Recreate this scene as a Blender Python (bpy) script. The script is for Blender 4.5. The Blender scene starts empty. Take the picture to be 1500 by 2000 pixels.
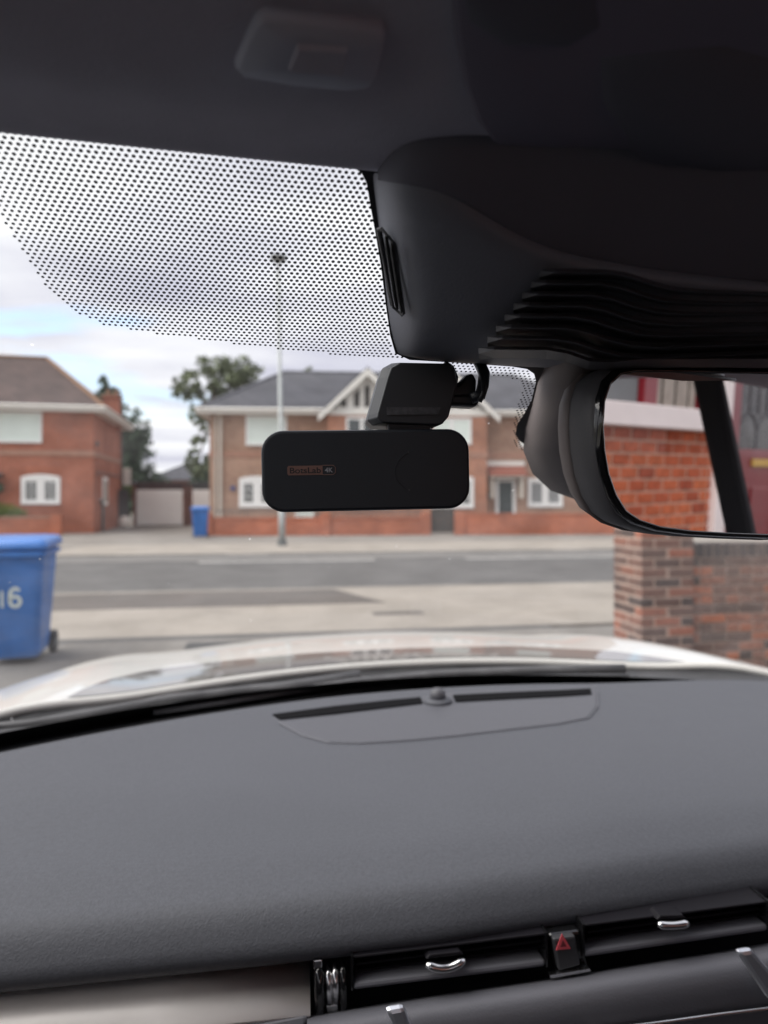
import bpy, math, random
from mathutils import Vector, Matrix
random.seed(7)
R = math.radians
S = bpy.context.scene
C = S.collection
# ------------------------------------------------------------------ camera, world, sun, exposure
EYE = Vector((0.0, 0.0, 1.36)); YAW = R(9.5); PITCH = R(-1.115); FPX = 1387.0
cam_d = bpy.data.cameras.new('camera'); cam = bpy.data.objects.new('camera', cam_d); C.objects.link(cam)
cam.location = EYE; cam.rotation_euler = (R(90) - R(1.115) * 0 + PITCH * -0, 0, -YAW)
cam.rotation_euler = (R(90), 0, -YAW)
cam_d.sensor_fit = 'VERTICAL'; cam_d.sensor_height = 24; cam_d.lens = FPX / 2000 * 24
cam_d.shift_y = -(1000 - 973) / 2000 * -1 * -1   # horizon slightly above the middle
cam_d.clip_start = 0.01; cam_d.clip_end = 3000
cam_d.dof.use_dof = True; cam_d.dof.focus_distance = 0.37; cam_d.dof.aperture_fstop = 5.2
S.camera = cam
w = bpy.data.worlds.new('World'); S.world = w; w.use_nodes = True
S.view_settings.view_transform = 'Standard'; S.view_settings.look = 'None'; S.view_settings.gamma = 1
S.view_settings.use_curve_mapping = False
S.view_settings.exposure = 1.62
SUN_EL, SUN_ROT = R(50), R(268)
def build_world():
    nt = w.node_tree; N = nt.nodes; L = nt.links; N.clear()
    out = N.new('ShaderNodeOutputWorld'); bg = N.new('ShaderNodeBackground'); bg.inputs[1].default_value = 1
    sky = N.new('ShaderNodeTexSky'); sky.sky_type = 'NISHITA'; sky.sun_disc = False
    sky.sun_elevation = SUN_EL; sky.sun_rotation = SUN_ROT; sky.air_density = 1.0; sky.dust_density = 1.5
    sc = N.new('ShaderNodeVectorMath'); sc.operation = 'SCALE'; sc.inputs['Scale'].default_value = 0.095
    L.new(sky.outputs[0], sc.inputs[0])
    tc = N.new('ShaderNodeTexCoord'); sp = N.new('ShaderNodeSeparateXYZ'); L.new(tc.outputs['Generated'], sp.inputs[0])
    zz = N.new('ShaderNodeMath'); zz.operation = 'ABSOLUTE'; L.new(sp.outputs[2], zz.inputs[0])
    za = N.new('ShaderNodeMath'); za.inputs[1].default_value = 0.12; L.new(zz.outputs[0], za.inputs[0])
    dv = N.new('ShaderNodeVectorMath'); dv.operation = 'DIVIDE'; L.new(tc.outputs['Generated'], dv.inputs[0])
    cb = N.new('ShaderNodeCombineXYZ')
    for i in range(3): L.new(za.outputs[0], cb.inputs[i])
    L.new(cb.outputs[0], dv.inputs[1])
    mp = N.new('ShaderNodeMapping'); mp.inputs['Location'].default_value = (5.4, 0.3, 0); mp.inputs['Scale'].default_value = (0.55, 0.8, 0)
    L.new(dv.outputs[0], mp.inputs[0])
    n1 = N.new('ShaderNodeTexNoise'); n1.inputs['Scale'].default_value = 1.1; n1.inputs['Detail'].default_value = 7; n1.inputs['Roughness'].default_value = 0.52
    n1.inputs['Distortion'].default_value = 0.3
    L.new(mp.outputs[0], n1.inputs[0])
    mask = N.new('ShaderNodeMapRange'); mask.inputs[1].default_value = 0.31; mask.inputs[2].default_value = 0.42; mask.interpolation_type = 'SMOOTHSTEP'
    L.new(n1.outputs[0], mask.inputs[0])
    mp2 = N.new('ShaderNodeMapping'); mp2.inputs['Location'].default_value = (7.3, 2.2, 0); mp2.inputs['Scale'].default_value = (0.5, 0.9, 0); L.new(dv.outputs[0], mp2.inputs[0])
    n2 = N.new('ShaderNodeTexNoise'); n2.inputs['Scale'].default_value = 1.7; n2.inputs['Detail'].default_value = 6; L.new(mp2.outputs[0], n2.inputs[0])
    cr = N.new('ShaderNodeValToRGB'); e = cr.color_ramp.elements
    e[0].position = 0.33; e[0].color = (0.23, 0.23, 0.27, 1); e[1].position = 0.62; e[1].color = (0.37, 0.37, 0.38, 1)
    L.new(n2.outputs[0], cr.inputs[0])
    mx = N.new('ShaderNodeMix'); mx.data_type = 'RGBA'
    L.new(mask.outputs[0], mx.inputs[0]); L.new(sc.outputs[0], mx.inputs[6]); L.new(cr.outputs[0], mx.inputs[7])
    L.new(mx.outputs[2], bg.inputs[0]); L.new(bg.outputs[0], out.inputs[0])
build_world()
sd = bpy.data.lights.new('sun', 'SUN'); so = bpy.data.objects.new('sun', sd); C.objects.link(so)
sd.energy = 1.5; sd.angle = R(70); sd.color = (1, 0.955, 0.9)
_d = Vector((math.sin(SUN_ROT) * math.cos(SUN_EL), math.cos(SUN_ROT) * math.cos(SUN_EL), math.sin(SUN_EL)))
so.rotation_euler = _d.to_track_quat('Z', 'Y').to_euler(); so.location = (0, -20, 30)
cy = S.cycles; cy.use_denoising = True; cy.max_bounces = 8; cy.diffuse_bounces = 4; cy.transparent_max_bounces = 16
cy.sample_clamp_indirect = 4; cy.caustics_reflective = False; cy.caustics_refractive = False

# ------------------------------------------------------------------ projection helpers (photo pixel -> ray -> point on a real surface)
CX, CY = 750.0, 973.0
fw = Vector((math.sin(YAW), math.cos(YAW), 0)); rt = Vector((math.cos(YAW), -math.sin(YAW), 0)); up = Vector((0, 0, 1))
def ray(px, py): return fw + rt * ((px - CX) / FPX) + up * ((CY - py) / FPX)
def at(px, py, d): return EYE + ray(px, py) * d
def Wc(xc, yc, z=0.0): v = rt * xc + fw * yc; return Vector((v.x, v.y, z))
def hit(px, py, p0, n):
    r = ray(px, py); t = (p0 - EYE).dot(n) / r.dot(n); return EYE + r * t
def hitY(px, py, y): return hit(px, py, Vector((0, y, 0)), Vector((0, 1, 0)))
def hitZ(px, py, z): return hit(px, py, Vector((0, 0, z)), Vector((0, 0, 1)))
def hitF(px, py, F, a=0.05, b=4.0):
    r = ray(px, py); fa = F(EYE + r * a)
    n = 60; prev = a
    for i in range(1, n + 1):
        t = a + (b - a) * i / n
        if F(EYE + r * t) * fa <= 0:
            lo, hi = prev, t
            for _ in range(40):
                m = (lo + hi) / 2
                if F(EYE + r * m) * fa > 0: lo = m
                else: hi = m
            return EYE + r * lo
        prev = t
    return EYE + r * b
def sm(a, b, x):
    t = max(0, min(1, (x - a) / (b - a))); return t * t * (3 - 2 * t)

# ------------------------------------------------------------------ materials
def rgb(r, g, b):
    f = lambda c: (c / 255 / 12.92) if c / 255 <= 0.04045 else ((c / 255 + 0.055) / 1.055) ** 2.4
    return (f(r), f(g), f(b), 1)
def mat(name, col, rough=0.6, metal=0.0, spec=0.5, noise=0.0, nscale=8.0, bump=0.0, bscale=60.0, coat=0.0, col2=None, bdist=0.002, mottled=None, sheen=0.0, emit=None):
    m = bpy.data.materials.new(name); m.use_nodes = True; nt = m.node_tree; N = nt.nodes; L = nt.links
    b = N['Principled BSDF']; b.inputs['Base Color'].default_value = (*col[:3], 1); b.inputs['Roughness'].default_value = rough
    b.inputs['Metallic'].default_value = metal; b.inputs['Specular IOR Level'].default_value = spec
    b.inputs['Coat Weight'].default_value = coat; b.inputs['Coat Roughness'].default_value = 0.04
    b.inputs['Sheen Weight'].default_value = sheen
    tc = N.new('ShaderNodeTexCoord')
    if noise or col2:
        n = N.new('ShaderNodeTexNoise'); n.inputs['Scale'].default_value = nscale; n.inputs['Detail'].default_value = 6; n.inputs['Roughness'].default_value = 0.6
        L.new(tc.outputs['Object'], n.inputs[0])
        c2 = col2 if col2 else tuple(max(0, c * (1 - noise)) for c in col[:3]); c1 = col[:3] if col2 else tuple(min(1, c * (1 + noise)) for c in col[:3])
        r = N.new('ShaderNodeValToRGB'); r.color_ramp.elements[0].position = 0.3; r.color_ramp.elements[1].position = 0.7
        r.color_ramp.elements[0].color = (*c2[:3], 1); r.color_ramp.elements[1].color = (*c1[:3], 1)
        L.new(n.outputs[0], r.inputs[0]); L.new(r.outputs[0], b.inputs['Base Color'])
    if bump:
        n = N.new('ShaderNodeTexNoise'); n.inputs['Scale'].default_value = bscale; n.inputs['Detail'].default_value = 4
        L.new(tc.outputs['Object'], n.inputs[0]); bp = N.new('ShaderNodeBump'); bp.inputs['Strength'].default_value = bump; bp.inputs['Distance'].default_value = bdist
        L.new(n.outputs[0], bp.inputs['Height']); L.new(bp.outputs[0], b.inputs['Normal'])
    return m
def brick_mat(name, c1, c2, mortar, bw=0.225, bh=0.075, ms=0.010, stain=0.25, bump=0.5):
    m = bpy.data.materials.new(name); m.use_nodes = True; nt = m.node_tree; N = nt.nodes; L = nt.links; b = N['Principled BSDF']
    b.inputs['Roughness'].default_value = 0.9; b.inputs['Specular IOR Level'].default_value = 0.2
    tc = N.new('ShaderNodeTexCoord'); s = N.new('ShaderNodeSeparateXYZ'); L.new(tc.outputs['Object'], s.inputs[0])
    a = N.new('ShaderNodeMath'); L.new(s.outputs[0], a.inputs[0]); L.new(s.outputs[1], a.inputs[1])
    cbn = N.new('ShaderNodeCombineXYZ'); L.new(a.outputs[0], cbn.inputs[0]); L.new(s.outputs[2], cbn.inputs[1])
    br = N.new('ShaderNodeTexBrick'); br.inputs['Scale'].default_value = 1; br.inputs['Brick Width'].default_value = bw; br.inputs['Row Height'].default_value = bh
    br.inputs['Mortar Size'].default_value = ms; br.inputs['Mortar Smooth'].default_value = 0.2; br.inputs['Color1'].default_value = c1; br.inputs['Color2'].default_value = c2; br.inputs['Mortar'].default_value = mortar
    L.new(cbn.outputs[0], br.inputs[0])
    n = N.new('ShaderNodeTexNoise'); n.inputs['Scale'].default_value = 0.9; n.inputs['Detail'].default_value = 8; L.new(tc.outputs['Object'], n.inputs[0])
    mr = N.new('ShaderNodeMapRange'); mr.inputs[1].default_value = 0.3; mr.inputs[2].default_value = 0.7; mr.inputs[3].default_value = 1 - stain; mr.inputs[4].default_value = 1 + stain
    L.new(n.outputs[0], mr.inputs[0])
    vm = N.new('ShaderNodeVectorMath'); vm.operation = 'SCALE'; L.new(br.outputs[0], vm.inputs[0]); L.new(mr.outputs[0], vm.inputs['Scale'])
    L.new(vm.outputs[0], b.inputs['Base Color'])
    bp = N.new('ShaderNodeBump'); bp.inputs['Strength'].default_value = bump; bp.inputs['Distance'].default_value = 0.01; bp.invert = True
    L.new(br.outputs['Fac'], bp.inputs['Height']); L.new(bp.outputs[0], b.inputs['Normal'])
    return m
def tile_mat(name, c1, c2, bw=0.3, bh=0.25):
    m = brick_mat(name, c1, c2, tuple(c * 0.6 for c in c1[:3]) + (1,), bw, bh, 0.012, 0.18, 0.7)
    m.node_tree.nodes['Principled BSDF'].inputs['Roughness'].default_value = 0.75
    return m
def objrand_brick(name, ca, cb_, cc=None, rough=0.9):
    m = bpy.data.materials.new(name); m.use_nodes = True; nt = m.node_tree; N = nt.nodes; L = nt.links; b = N['Principled BSDF']; b.inputs['Roughness'].default_value = rough
    b.inputs['Specular IOR Level'].default_value = 0.2
    oi = N.new('ShaderNodeObjectInfo'); cr = N.new('ShaderNodeValToRGB'); el = cr.color_ramp.elements
    el[0].color = ca; el[0].position = 0; el[1].color = cb_; el[1].position = 1
    if cc: e = el.new(0.5); e.color = cc
    L.new(oi.outputs['Random'], cr.inputs[0])
    tc = N.new('ShaderNodeTexCoord'); n = N.new('ShaderNodeTexNoise'); n.inputs['Scale'].default_value = 30; n.inputs['Detail'].default_value = 6
    L.new(tc.outputs['Object'], n.inputs[0])
    ad = N.new('ShaderNodeVectorMath'); L.new(tc.outputs['Object'], ad.inputs[0]); L.new(oi.outputs['Location'], ad.inputs[1]); L.new(ad.outputs[0], n.inputs[0])
    mr = N.new('ShaderNodeMapRange'); mr.inputs[1].default_value = 0.3; mr.inputs[2].default_value = 0.7; mr.inputs[3].default_value = 0.72; mr.inputs[4].default_value = 1.28; L.new(n.outputs[0], mr.inputs[0])
    vm = N.new('ShaderNodeVectorMath'); vm.operation = 'SCALE'; L.new(cr.outputs[0], vm.inputs[0]); L.new(mr.outputs[0], vm.inputs['Scale']); L.new(vm.outputs[0], b.inputs['Base Color'])
    bp = N.new('ShaderNodeBump'); bp.inputs['Distance'].default_value = 0.004; bp.inputs['Strength'].default_value = 0.6; L.new(n.outputs[0], bp.inputs['Height']); L.new(bp.outputs[0], b.inputs['Normal'])
    return m
def glass_mat(name, dirt=0.0, tint=(0.93, 0.95, 0.94)):
    m = bpy.data.materials.new(name); m.use_nodes = True; nt = m.node_tree; N = nt.nodes; L = nt.links; N.clear()
    o = N.new('ShaderNodeOutputMaterial'); t = N.new('ShaderNodeBsdfTransparent'); t.inputs[0].default_value = (*tint, 1)
    g = N.new('ShaderNodeBsdfGlossy'); g.inputs['Roughness'].default_value = 0.0; lwt = N.new('ShaderNodeLayerWeight'); lwt.inputs[0].default_value = 0.5
    pw = N.new('ShaderNodeMath'); pw.operation = 'POWER'; pw.inputs[1].default_value = 5; L.new(lwt.outputs['Facing'], pw.inputs[0]); f = N.new('ShaderNodeMath'); f.operation = 'MULTIPLY_ADD'; f.inputs[1].default_value = 0.55; f.inputs[2].default_value = 0.028; L.new(pw.outputs[0], f.inputs[0])
    mx = N.new('ShaderNodeMixShader'); L.new(f.outputs[0], mx.inputs[0]); L.new(t.outputs[0], mx.inputs[1]); L.new(g.outputs[0], mx.inputs[2])
    last = mx
    if dirt:
        tc = N.new('ShaderNodeTexCoord')
        v = N.new('ShaderNodeTexNoise'); v.inputs['Scale'].default_value = 45; v.inputs['Detail'].default_value = 3; L.new(tc.outputs['Object'], v.inputs[0])
        v2 = N.new('ShaderNodeTexVoronoi'); v2.inputs['Scale'].default_value = 70; L.new(tc.outputs['Object'], v2.inputs[0])
        r2 = N.new('ShaderNodeMapRange'); r2.inputs[1].default_value = 0.05; r2.inputs[2].default_value = 0.09; r2.inputs[3].default_value = 0.45; r2.inputs[4].default_value = 0
        L.new(v2.outputs['Distance'], r2.inputs[0])
        th = N.new('ShaderNodeMapRange'); th.inputs[1].default_value = 0.60; th.inputs[2].default_value = 0.64; L.new(v.outputs[0], th.inputs[0])
        mu = N.new('ShaderNodeMath'); mu.operation = 'MULTIPLY'; L.new(r2.outputs[0], mu.inputs[0]); L.new(th.outputs[0], mu.inputs[1])
        ad = N.new('ShaderNodeMath'); L.new(mu.outputs[0], ad.inputs[0])
        sm_ = N.new('ShaderNodeTexNoise'); sm_.inputs['Scale'].default_value = 9; sm_.inputs['Detail'].default_value = 5; sm_.inputs['Distortion'].default_value = 1.5; L.new(tc.outputs['Object'], sm_.inputs[0])
        sr = N.new('ShaderNodeMapRange'); sr.inputs[1].default_value = 0.35; sr.inputs[2].default_value = 0.7; sr.inputs[3].default_value = dirt * 0.3; sr.inputs[4].default_value = dirt * 2.4; L.new(sm_.outputs[0], sr.inputs[0]); L.new(sr.outputs[0], ad.inputs[1])
        tr = N.new('ShaderNodeBsdfTranslucent'); tr.inputs[0].default_value = (0.8, 0.8, 0.8, 1)
        m2 = N.new('ShaderNodeMixShader'); L.new(ad.outputs[0], m2.inputs[0]); L.new(mx.outputs[0], m2.inputs[1]); L.new(tr.outputs[0], m2.inputs[2]); last = m2
    L.new(last.outputs[0], o.inputs[0]); return m
def ground_mat(name, c1, c2, s1=1.2, s2=60, bump=0.4, rough=0.9):
    m = mat(name, c1, rough=rough, spec=0.25); nt = m.node_tree; N = nt.nodes; L = nt.links; b = N['Principled BSDF']; tc = N.new('ShaderNodeTexCoord')
    a = N.new('ShaderNodeTexNoise'); a.inputs['Scale'].default_value = s1; a.inputs['Detail'].default_value = 9; a.inputs['Roughness'].default_value = 0.7; L.new(tc.outputs['Object'], a.inputs[0])
    c = N.new('ShaderNodeTexNoise'); c.inputs['Scale'].default_value = s2; c.inputs['Detail'].default_value = 3; L.new(tc.outputs['Object'], c.inputs[0])
    ad = N.new('ShaderNodeMath'); ad.operation = 'MULTIPLY_ADD'; L.new(c.outputs[0], ad.inputs[0]); ad.inputs[1].default_value = 0.35; L.new(a.outputs[0], ad.inputs[2])
    r = N.new('ShaderNodeValToRGB'); r.color_ramp.elements[0].position = 0.5; r.color_ramp.elements[1].position = 0.85; r.color_ramp.elements[0].color = c2; r.color_ramp.elements[1].color = c1
    L.new(ad.outputs[0], r.inputs[0]); L.new(r.outputs[0], b.inputs['Base Color'])
    bp = N.new('ShaderNodeBump'); bp.inputs['Strength'].default_value = bump; bp.inputs['Distance'].default_value = 0.008; L.new(c.outputs[0], bp.inputs['Height']); L.new(bp.outputs[0], b.inputs['Normal'])
    return m
g4 = lambda v: (v, v, v * 1.0, 1)
MT = dict(
    asphalt=ground_mat('asphalt', (0.135, 0.13, 0.127, 1), (0.095, 0.092, 0.09, 1)),
    asphalt_worn=ground_mat('asphalt_worn', (0.20, 0.19, 0.18, 1), (0.14, 0.135, 0.13, 1)),
    tarmac_patch=ground_mat('tarmac_patch', (0.145, 0.128, 0.118, 1), (0.11, 0.10, 0.093, 1)),
    pavement=ground_mat('pavement', (0.36, 0.325, 0.285, 1), (0.25, 0.225, 0.195, 1), 0.9, 25),
    pavement_grey=ground_mat('pavement_grey', (0.27, 0.25, 0.225, 1), (0.18, 0.165, 0.15, 1), 0.7, 25),
    driveway=ground_mat('driveway', (0.25, 0.235, 0.215, 1), (0.155, 0.145, 0.135, 1), 1.0, 40),
    earth=ground_mat('earth', (0.16, 0.14, 0.10, 1), (0.08, 0.09, 0.05, 1), 0.3, 8),
    kerb=ground_mat('kerb', (0.24, 0.225, 0.205, 1), (0.15, 0.142, 0.13, 1), 3, 60),
    marking=ground_mat('marking', (0.42, 0.41, 0.39, 1), (0.24, 0.235, 0.225, 1), 4, 50),
    iron=mat('iron', (0.05, 0.05, 0.05), 0.7, noise=0.3),
    brick_red=brick_mat('brick_red', (0.43, 0.138, 0.080, 1), (0.35, 0.112, 0.068, 1), (0.34, 0.19, 0.14, 1)),
    brick_tan=brick_mat('brick_tan', (0.42, 0.26, 0.18, 1), (0.33, 0.185, 0.13, 1), (0.38, 0.28, 0.22, 1)),
    brick_band=mat('brick_band', (0.38, 0.21, 0.15), 0.9, noise=0.15, nscale=5),
    brick_bay=brick_mat('brick_bay', (0.46, 0.21, 0.13, 1), (0.38, 0.165, 0.105, 1), (0.38, 0.24, 0.18, 1)),
    brick_orange=brick_mat('brick_orange', (0.50, 0.165, 0.09, 1), (0.41, 0.13, 0.075, 1), (0.38, 0.18, 0.12, 1)),
    brick_pink=brick_mat('brick_pink', (0.30, 0.15, 0.12, 1), (0.22, 0.10, 0.085, 1), (0.3, 0.2, 0.17, 1)),
    roof_brown=tile_mat('roof_brown', (0.098, 0.068, 0.062, 1), (0.074, 0.052, 0.049, 1)),
    roof_grey=tile_mat('roof_grey', (0.085, 0.085, 0.098, 1), (0.066, 0.067, 0.078, 1)),
    ridge=mat('ridge', (0.22, 0.12, 0.07), 0.85, noise=0.2), ridge_grey=mat('ridge_grey', (0.10, 0.10, 0.115), 0.85, noise=0.2),
    white_paint=mat('white_paint', (0.78, 0.76, 0.71), 0.5, noise=0.04, nscale=2), upvc=mat('upvc', (0.82, 0.82, 0.80), 0.35, noise=0.03),
    cream=mat('cream', (0.60, 0.55, 0.48), 0.6, noise=0.05), blind=mat('blind', (0.72, 0.80, 0.74), 0.35, noise=0.05, nscale=1.5, coat=0.6),
    far_glass=mat('far_glass', (0.035, 0.045, 0.045), 0.08, noise=0.5, nscale=1.2, coat=0.5), timber=mat('timber', (0.05, 0.045, 0.04), 0.8),
    dark_door=mat('dark_door', (0.06, 0.075, 0.075), 0.45, noise=0.1), garage_white=mat('garage_white', (0.86, 0.85, 0.83), 0.5, noise=0.03, nscale=1.5),
    bin_blue=mat('bin_blue', (0.025, 0.135, 0.42), 0.42, noise=0.12, nscale=4, bump=0.15, bscale=300, bdist=0.0006),
    bin_lid=mat('bin_lid', (0.05, 0.18, 0.52), 0.33, noise=0.08, nscale=4), rubber=mat('rubber', (0.025, 0.025, 0.027), 0.8),
    galv=mat('galv', (0.36, 0.38, 0.38), 0.55, metal=0.3, noise=0.12, nscale=5), steel_dark=mat('steel_dark', (0.12, 0.13, 0.13), 0.6),
    bark=mat('bark', (0.10, 0.075, 0.055), 0.9, noise=0.3), sticker=mat('sticker', (0.68, 0.74, 0.66), 0.5),
    leaf_a=mat('leaf_a', (0.14, 0.17, 0.085), 0.7, noise=0.45, nscale=1.3), leaf_b=mat('leaf_b', (0.05, 0.08, 0.045), 0.7, noise=0.45, nscale=1.3),
    leaf_c=mat('leaf_c', (0.14, 0.20, 0.035), 0.7, noise=0.35, nscale=2),
    lead=mat('lead', (0.10, 0.10, 0.11), 0.6), red_tile=mat('red_tile', (0.27, 0.09, 0.06), 0.8, noise=0.15, nscale=6),
    mortar=mat('mortar', (0.54, 0.41, 0.34), 0.95, noise=0.18, nscale=12, bump=0.5, bscale=150), mortar_wall=mat('mortar_wall', (0.42, 0.34, 0.29), 0.95, noise=0.2, nscale=12, bump=0.5, bscale=150), mortar_red=mat('mortar_red', (0.60, 0.38, 0.28), 0.95, noise=0.15, nscale=12, bump=0.4, bscale=150),
    brk_mix=objrand_brick('brk_mix', (0.085, 0.065, 0.060, 1), (0.33, 0.13, 0.085, 1), (0.17, 0.10, 0.08, 1)),
    brk_wall=objrand_brick('brk_wall', (0.12, 0.10, 0.09, 1), (0.44, 0.18, 0.11, 1), (0.24, 0.15, 0.12, 1)),
    brk_grey=objrand_brick('brk_grey', (0.07, 0.062, 0.06, 1), (0.15, 0.12, 0.11, 1)),
    brk_red=objrand_brick('brk_red', (0.32, 0.075, 0.042, 1), (0.55, 0.155, 0.07, 1), (0.46, 0.115, 0.055, 1)),
    maroon=mat('maroon', (0.20, 0.012, 0.02), 0.35, noise=0.1, coat=0.3), brass=mat('brass', (0.62, 0.40, 0.10), 0.35, metal=0.7), curtain=mat('curtain', (0.35, 0.31, 0.27), 0.9, noise=0.2),
    grey_blind=mat('grey_blind', (0.16, 0.17, 0.175), 0.7, noise=0.1), dark_room=mat('dark_room', (0.02, 0.02, 0.022), 0.9), pink_sill=mat('pink_sill', (0.84, 0.76, 0.74), 0.5, noise=0.03),
    # car
    dash=mat('dash', (0.077, 0.080, 0.093), 0.66, noise=0.13, nscale=380, bump=0.42, bscale=700, bdist=0.0009, spec=0.4),
    dash_pad=mat('dash_pad', (0.13, 0.13, 0.148), 0.5, noise=0.04, bump=0.4, bscale=700, bdist=0.0005),
    trim_dark=mat('trim_dark', (0.075, 0.075, 0.085), 0.5, noise=0.05, bump=0.2, bscale=900, bdist=0.0004),
    cover=mat('cover', (0.20, 0.212, 0.255), 0.55, noise=0.05, bump=0.35, bscale=900, bdist=0.0005),
    headliner=mat('headliner', (0.52, 0.52, 0.61), 0.95, noise=0.06, nscale=30, bump=0.4, bscale=900, bdist=0.0008, spec=0.1),
    shell=mat('shell', (0.17, 0.145, 0.142), 0.6, noise=0.04, bump=0.3, bscale=900, bdist=0.0005),
    gloss_black=mat('gloss_black', (0.008, 0.008, 0.009), 0.12, coat=0.6), vent_black=mat('vent_black', (0.010, 0.009, 0.012), 0.5, spec=0.2), matt_black=mat('matt_black', (0.012, 0.012, 0.014), 0.6),
    chrome=mat('chrome', (0.75, 0.75, 0.76), 0.22, metal=1), brushed=mat('brushed', (0.88, 0.84, 0.81), 0.42, metal=0.12, noise=0.05, nscale=20, bump=0.12, bscale=250, bdist=0.0003),
    car_white=mat('car_white', (0.70, 0.69, 0.655), 0.35, coat=0.7), cowl=mat('cowl', (0.03, 0.03, 0.033), 0.6, noise=0.3, nscale=20), wiper=mat('wiper', (0.10, 0.10, 0.105), 0.5, noise=0.25, nscale=30),
    frit=mat('frit', (0.012, 0.012, 0.014), 0.5), cam_body=mat('cam_body', (0.012, 0.015, 0.021), 0.42, bump=0.1, bscale=900, bdist=0.0002), cam_mount=mat('cam_mount', (0.022, 0.024, 0.029), 0.42, noise=0.05),
    logo_copper=mat('logo_copper', (0.19, 0.105, 0.088), 0.5, metal=0.3), logo_grey=mat('logo_grey', (0.30, 0.30, 0.33), 0.5), logo_dark=mat('logo_dark', (0.012, 0.012, 0.014), 0.5), mlabel=mat('mlabel', (0.05, 0.05, 0.058), 0.6, noise=0.4, nscale=400),
    hazard_red=mat('hazard_red', (0.80, 0.12, 0.15), 0.5), hazard_grey=mat('hazard_grey', (0.045, 0.045, 0.05), 0.5),
    mirror=mat('mirror', (0.93, 0.92, 0.93), 0.0, metal=1), windscreen=glass_mat('windscreen_glass', 0.015, (0.96, 0.97, 0.965)), sideglass=glass_mat('side_glass', 0.0, (0.97, 0.97, 0.97)),
    bonnet_reflect_brown=mat('bonnet_reflect_brown', (0.18, 0.16, 0.145), 0.34, noise=0.15, nscale=14, coat=1.0, spec=1.0),  # brown base carries the tone of reflected houses, under a glossy coat
    console_mid=mat('console_mid', (0.21, 0.20, 0.265), 0.9, noise=0.05), console_dark=mat('console_dark', (0.14, 0.142, 0.18), 0.8, noise=0.05),
    slot_black=mat('slot_black', (0.004, 0.004, 0.005), 0.9, spec=0.1),
    casing_dark=mat('casing_dark', (0.085, 0.083, 0.09), 0.5, noise=0.05, bump=0.2, bscale=900, bdist=0.0004), pillar_dark=mat('pillar_dark', (0.028, 0.026, 0.03), 0.6),
    satin=mat('satin', (0.66, 0.68, 0.74), 0.3, metal=0.75),
    ws_gap=mat('ws_gap', (0.02, 0.02, 0.02), 0.9),
)
MT['bonnet_reflect_brown'].node_tree.nodes['Principled BSDF'].inputs['Coat IOR'].default_value = 2.2
def mottle(m, sc, amt):
    nt = m.node_tree; N = nt.nodes; L = nt.links; b = N['Principled BSDF']; lk = b.inputs['Base Color'].links[0]; src = lk.from_socket
    tc = N.new('ShaderNodeTexCoord'); n = N.new('ShaderNodeTexNoise'); n.inputs['Scale'].default_value = sc; n.inputs['Detail'].default_value = 5; L.new(tc.outputs['Object'], n.inputs[0])
    r = N.new('ShaderNodeMapRange'); r.inputs[1].default_value = 0.3; r.inputs[2].default_value = 0.7; r.inputs[3].default_value = 1 - amt; r.inputs[4].default_value = 1 + amt; L.new(n.outputs[0], r.inputs[0])
    v = N.new('ShaderNodeVectorMath'); v.operation = 'SCALE'; L.new(src, v.inputs[0]); L.new(r.outputs[0], v.inputs['Scale']); L.new(v.outputs[0], b.inputs['Base Color'])
    r2 = N.new('ShaderNodeMapRange'); r2.inputs[1].default_value = 0.3; r2.inputs[2].default_value = 0.7; r2.inputs[3].default_value = b.inputs['Roughness'].default_value - 0.08; r2.inputs[4].default_value = b.inputs['Roughness'].default_value + 0.08
    L.new(n.outputs[0], r2.inputs[0]); L.new(r2.outputs[0], b.inputs['Roughness'])
mottle(MT['dash'], 7, 0.07); mottle(MT['bin_blue'], 5, 0.12); mottle(MT['headliner'], 12, 0.05)
def add_perforation(m, scale=420):
    nt = m.node_tree; N = nt.nodes; L = nt.links; b = N['Principled BSDF']; tc = N.new('ShaderNodeTexCoord'); v = N.new('ShaderNodeTexVoronoi'); v.inputs['Scale'].default_value = scale; v.inputs['Randomness'].default_value = 0
    L.new(tc.outputs['Object'], v.inputs[0]); r = N.new('ShaderNodeValToRGB'); r.color_ramp.elements[0].position = 0.28; r.color_ramp.elements[1].position = 0.36
    r.color_ramp.elements[0].color = (0.035, 0.035, 0.04, 1); r.color_ramp.elements[1].color = (0.100, 0.102, 0.118, 1); L.new(v.outputs['Distance'], r.inputs[0]); L.new(r.outputs[0], b.inputs['Base Color'])
MT['grille'] = mat('grille', (0.1, 0.1, 0.11), 0.6); add_perforation(MT['grille'])

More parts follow.
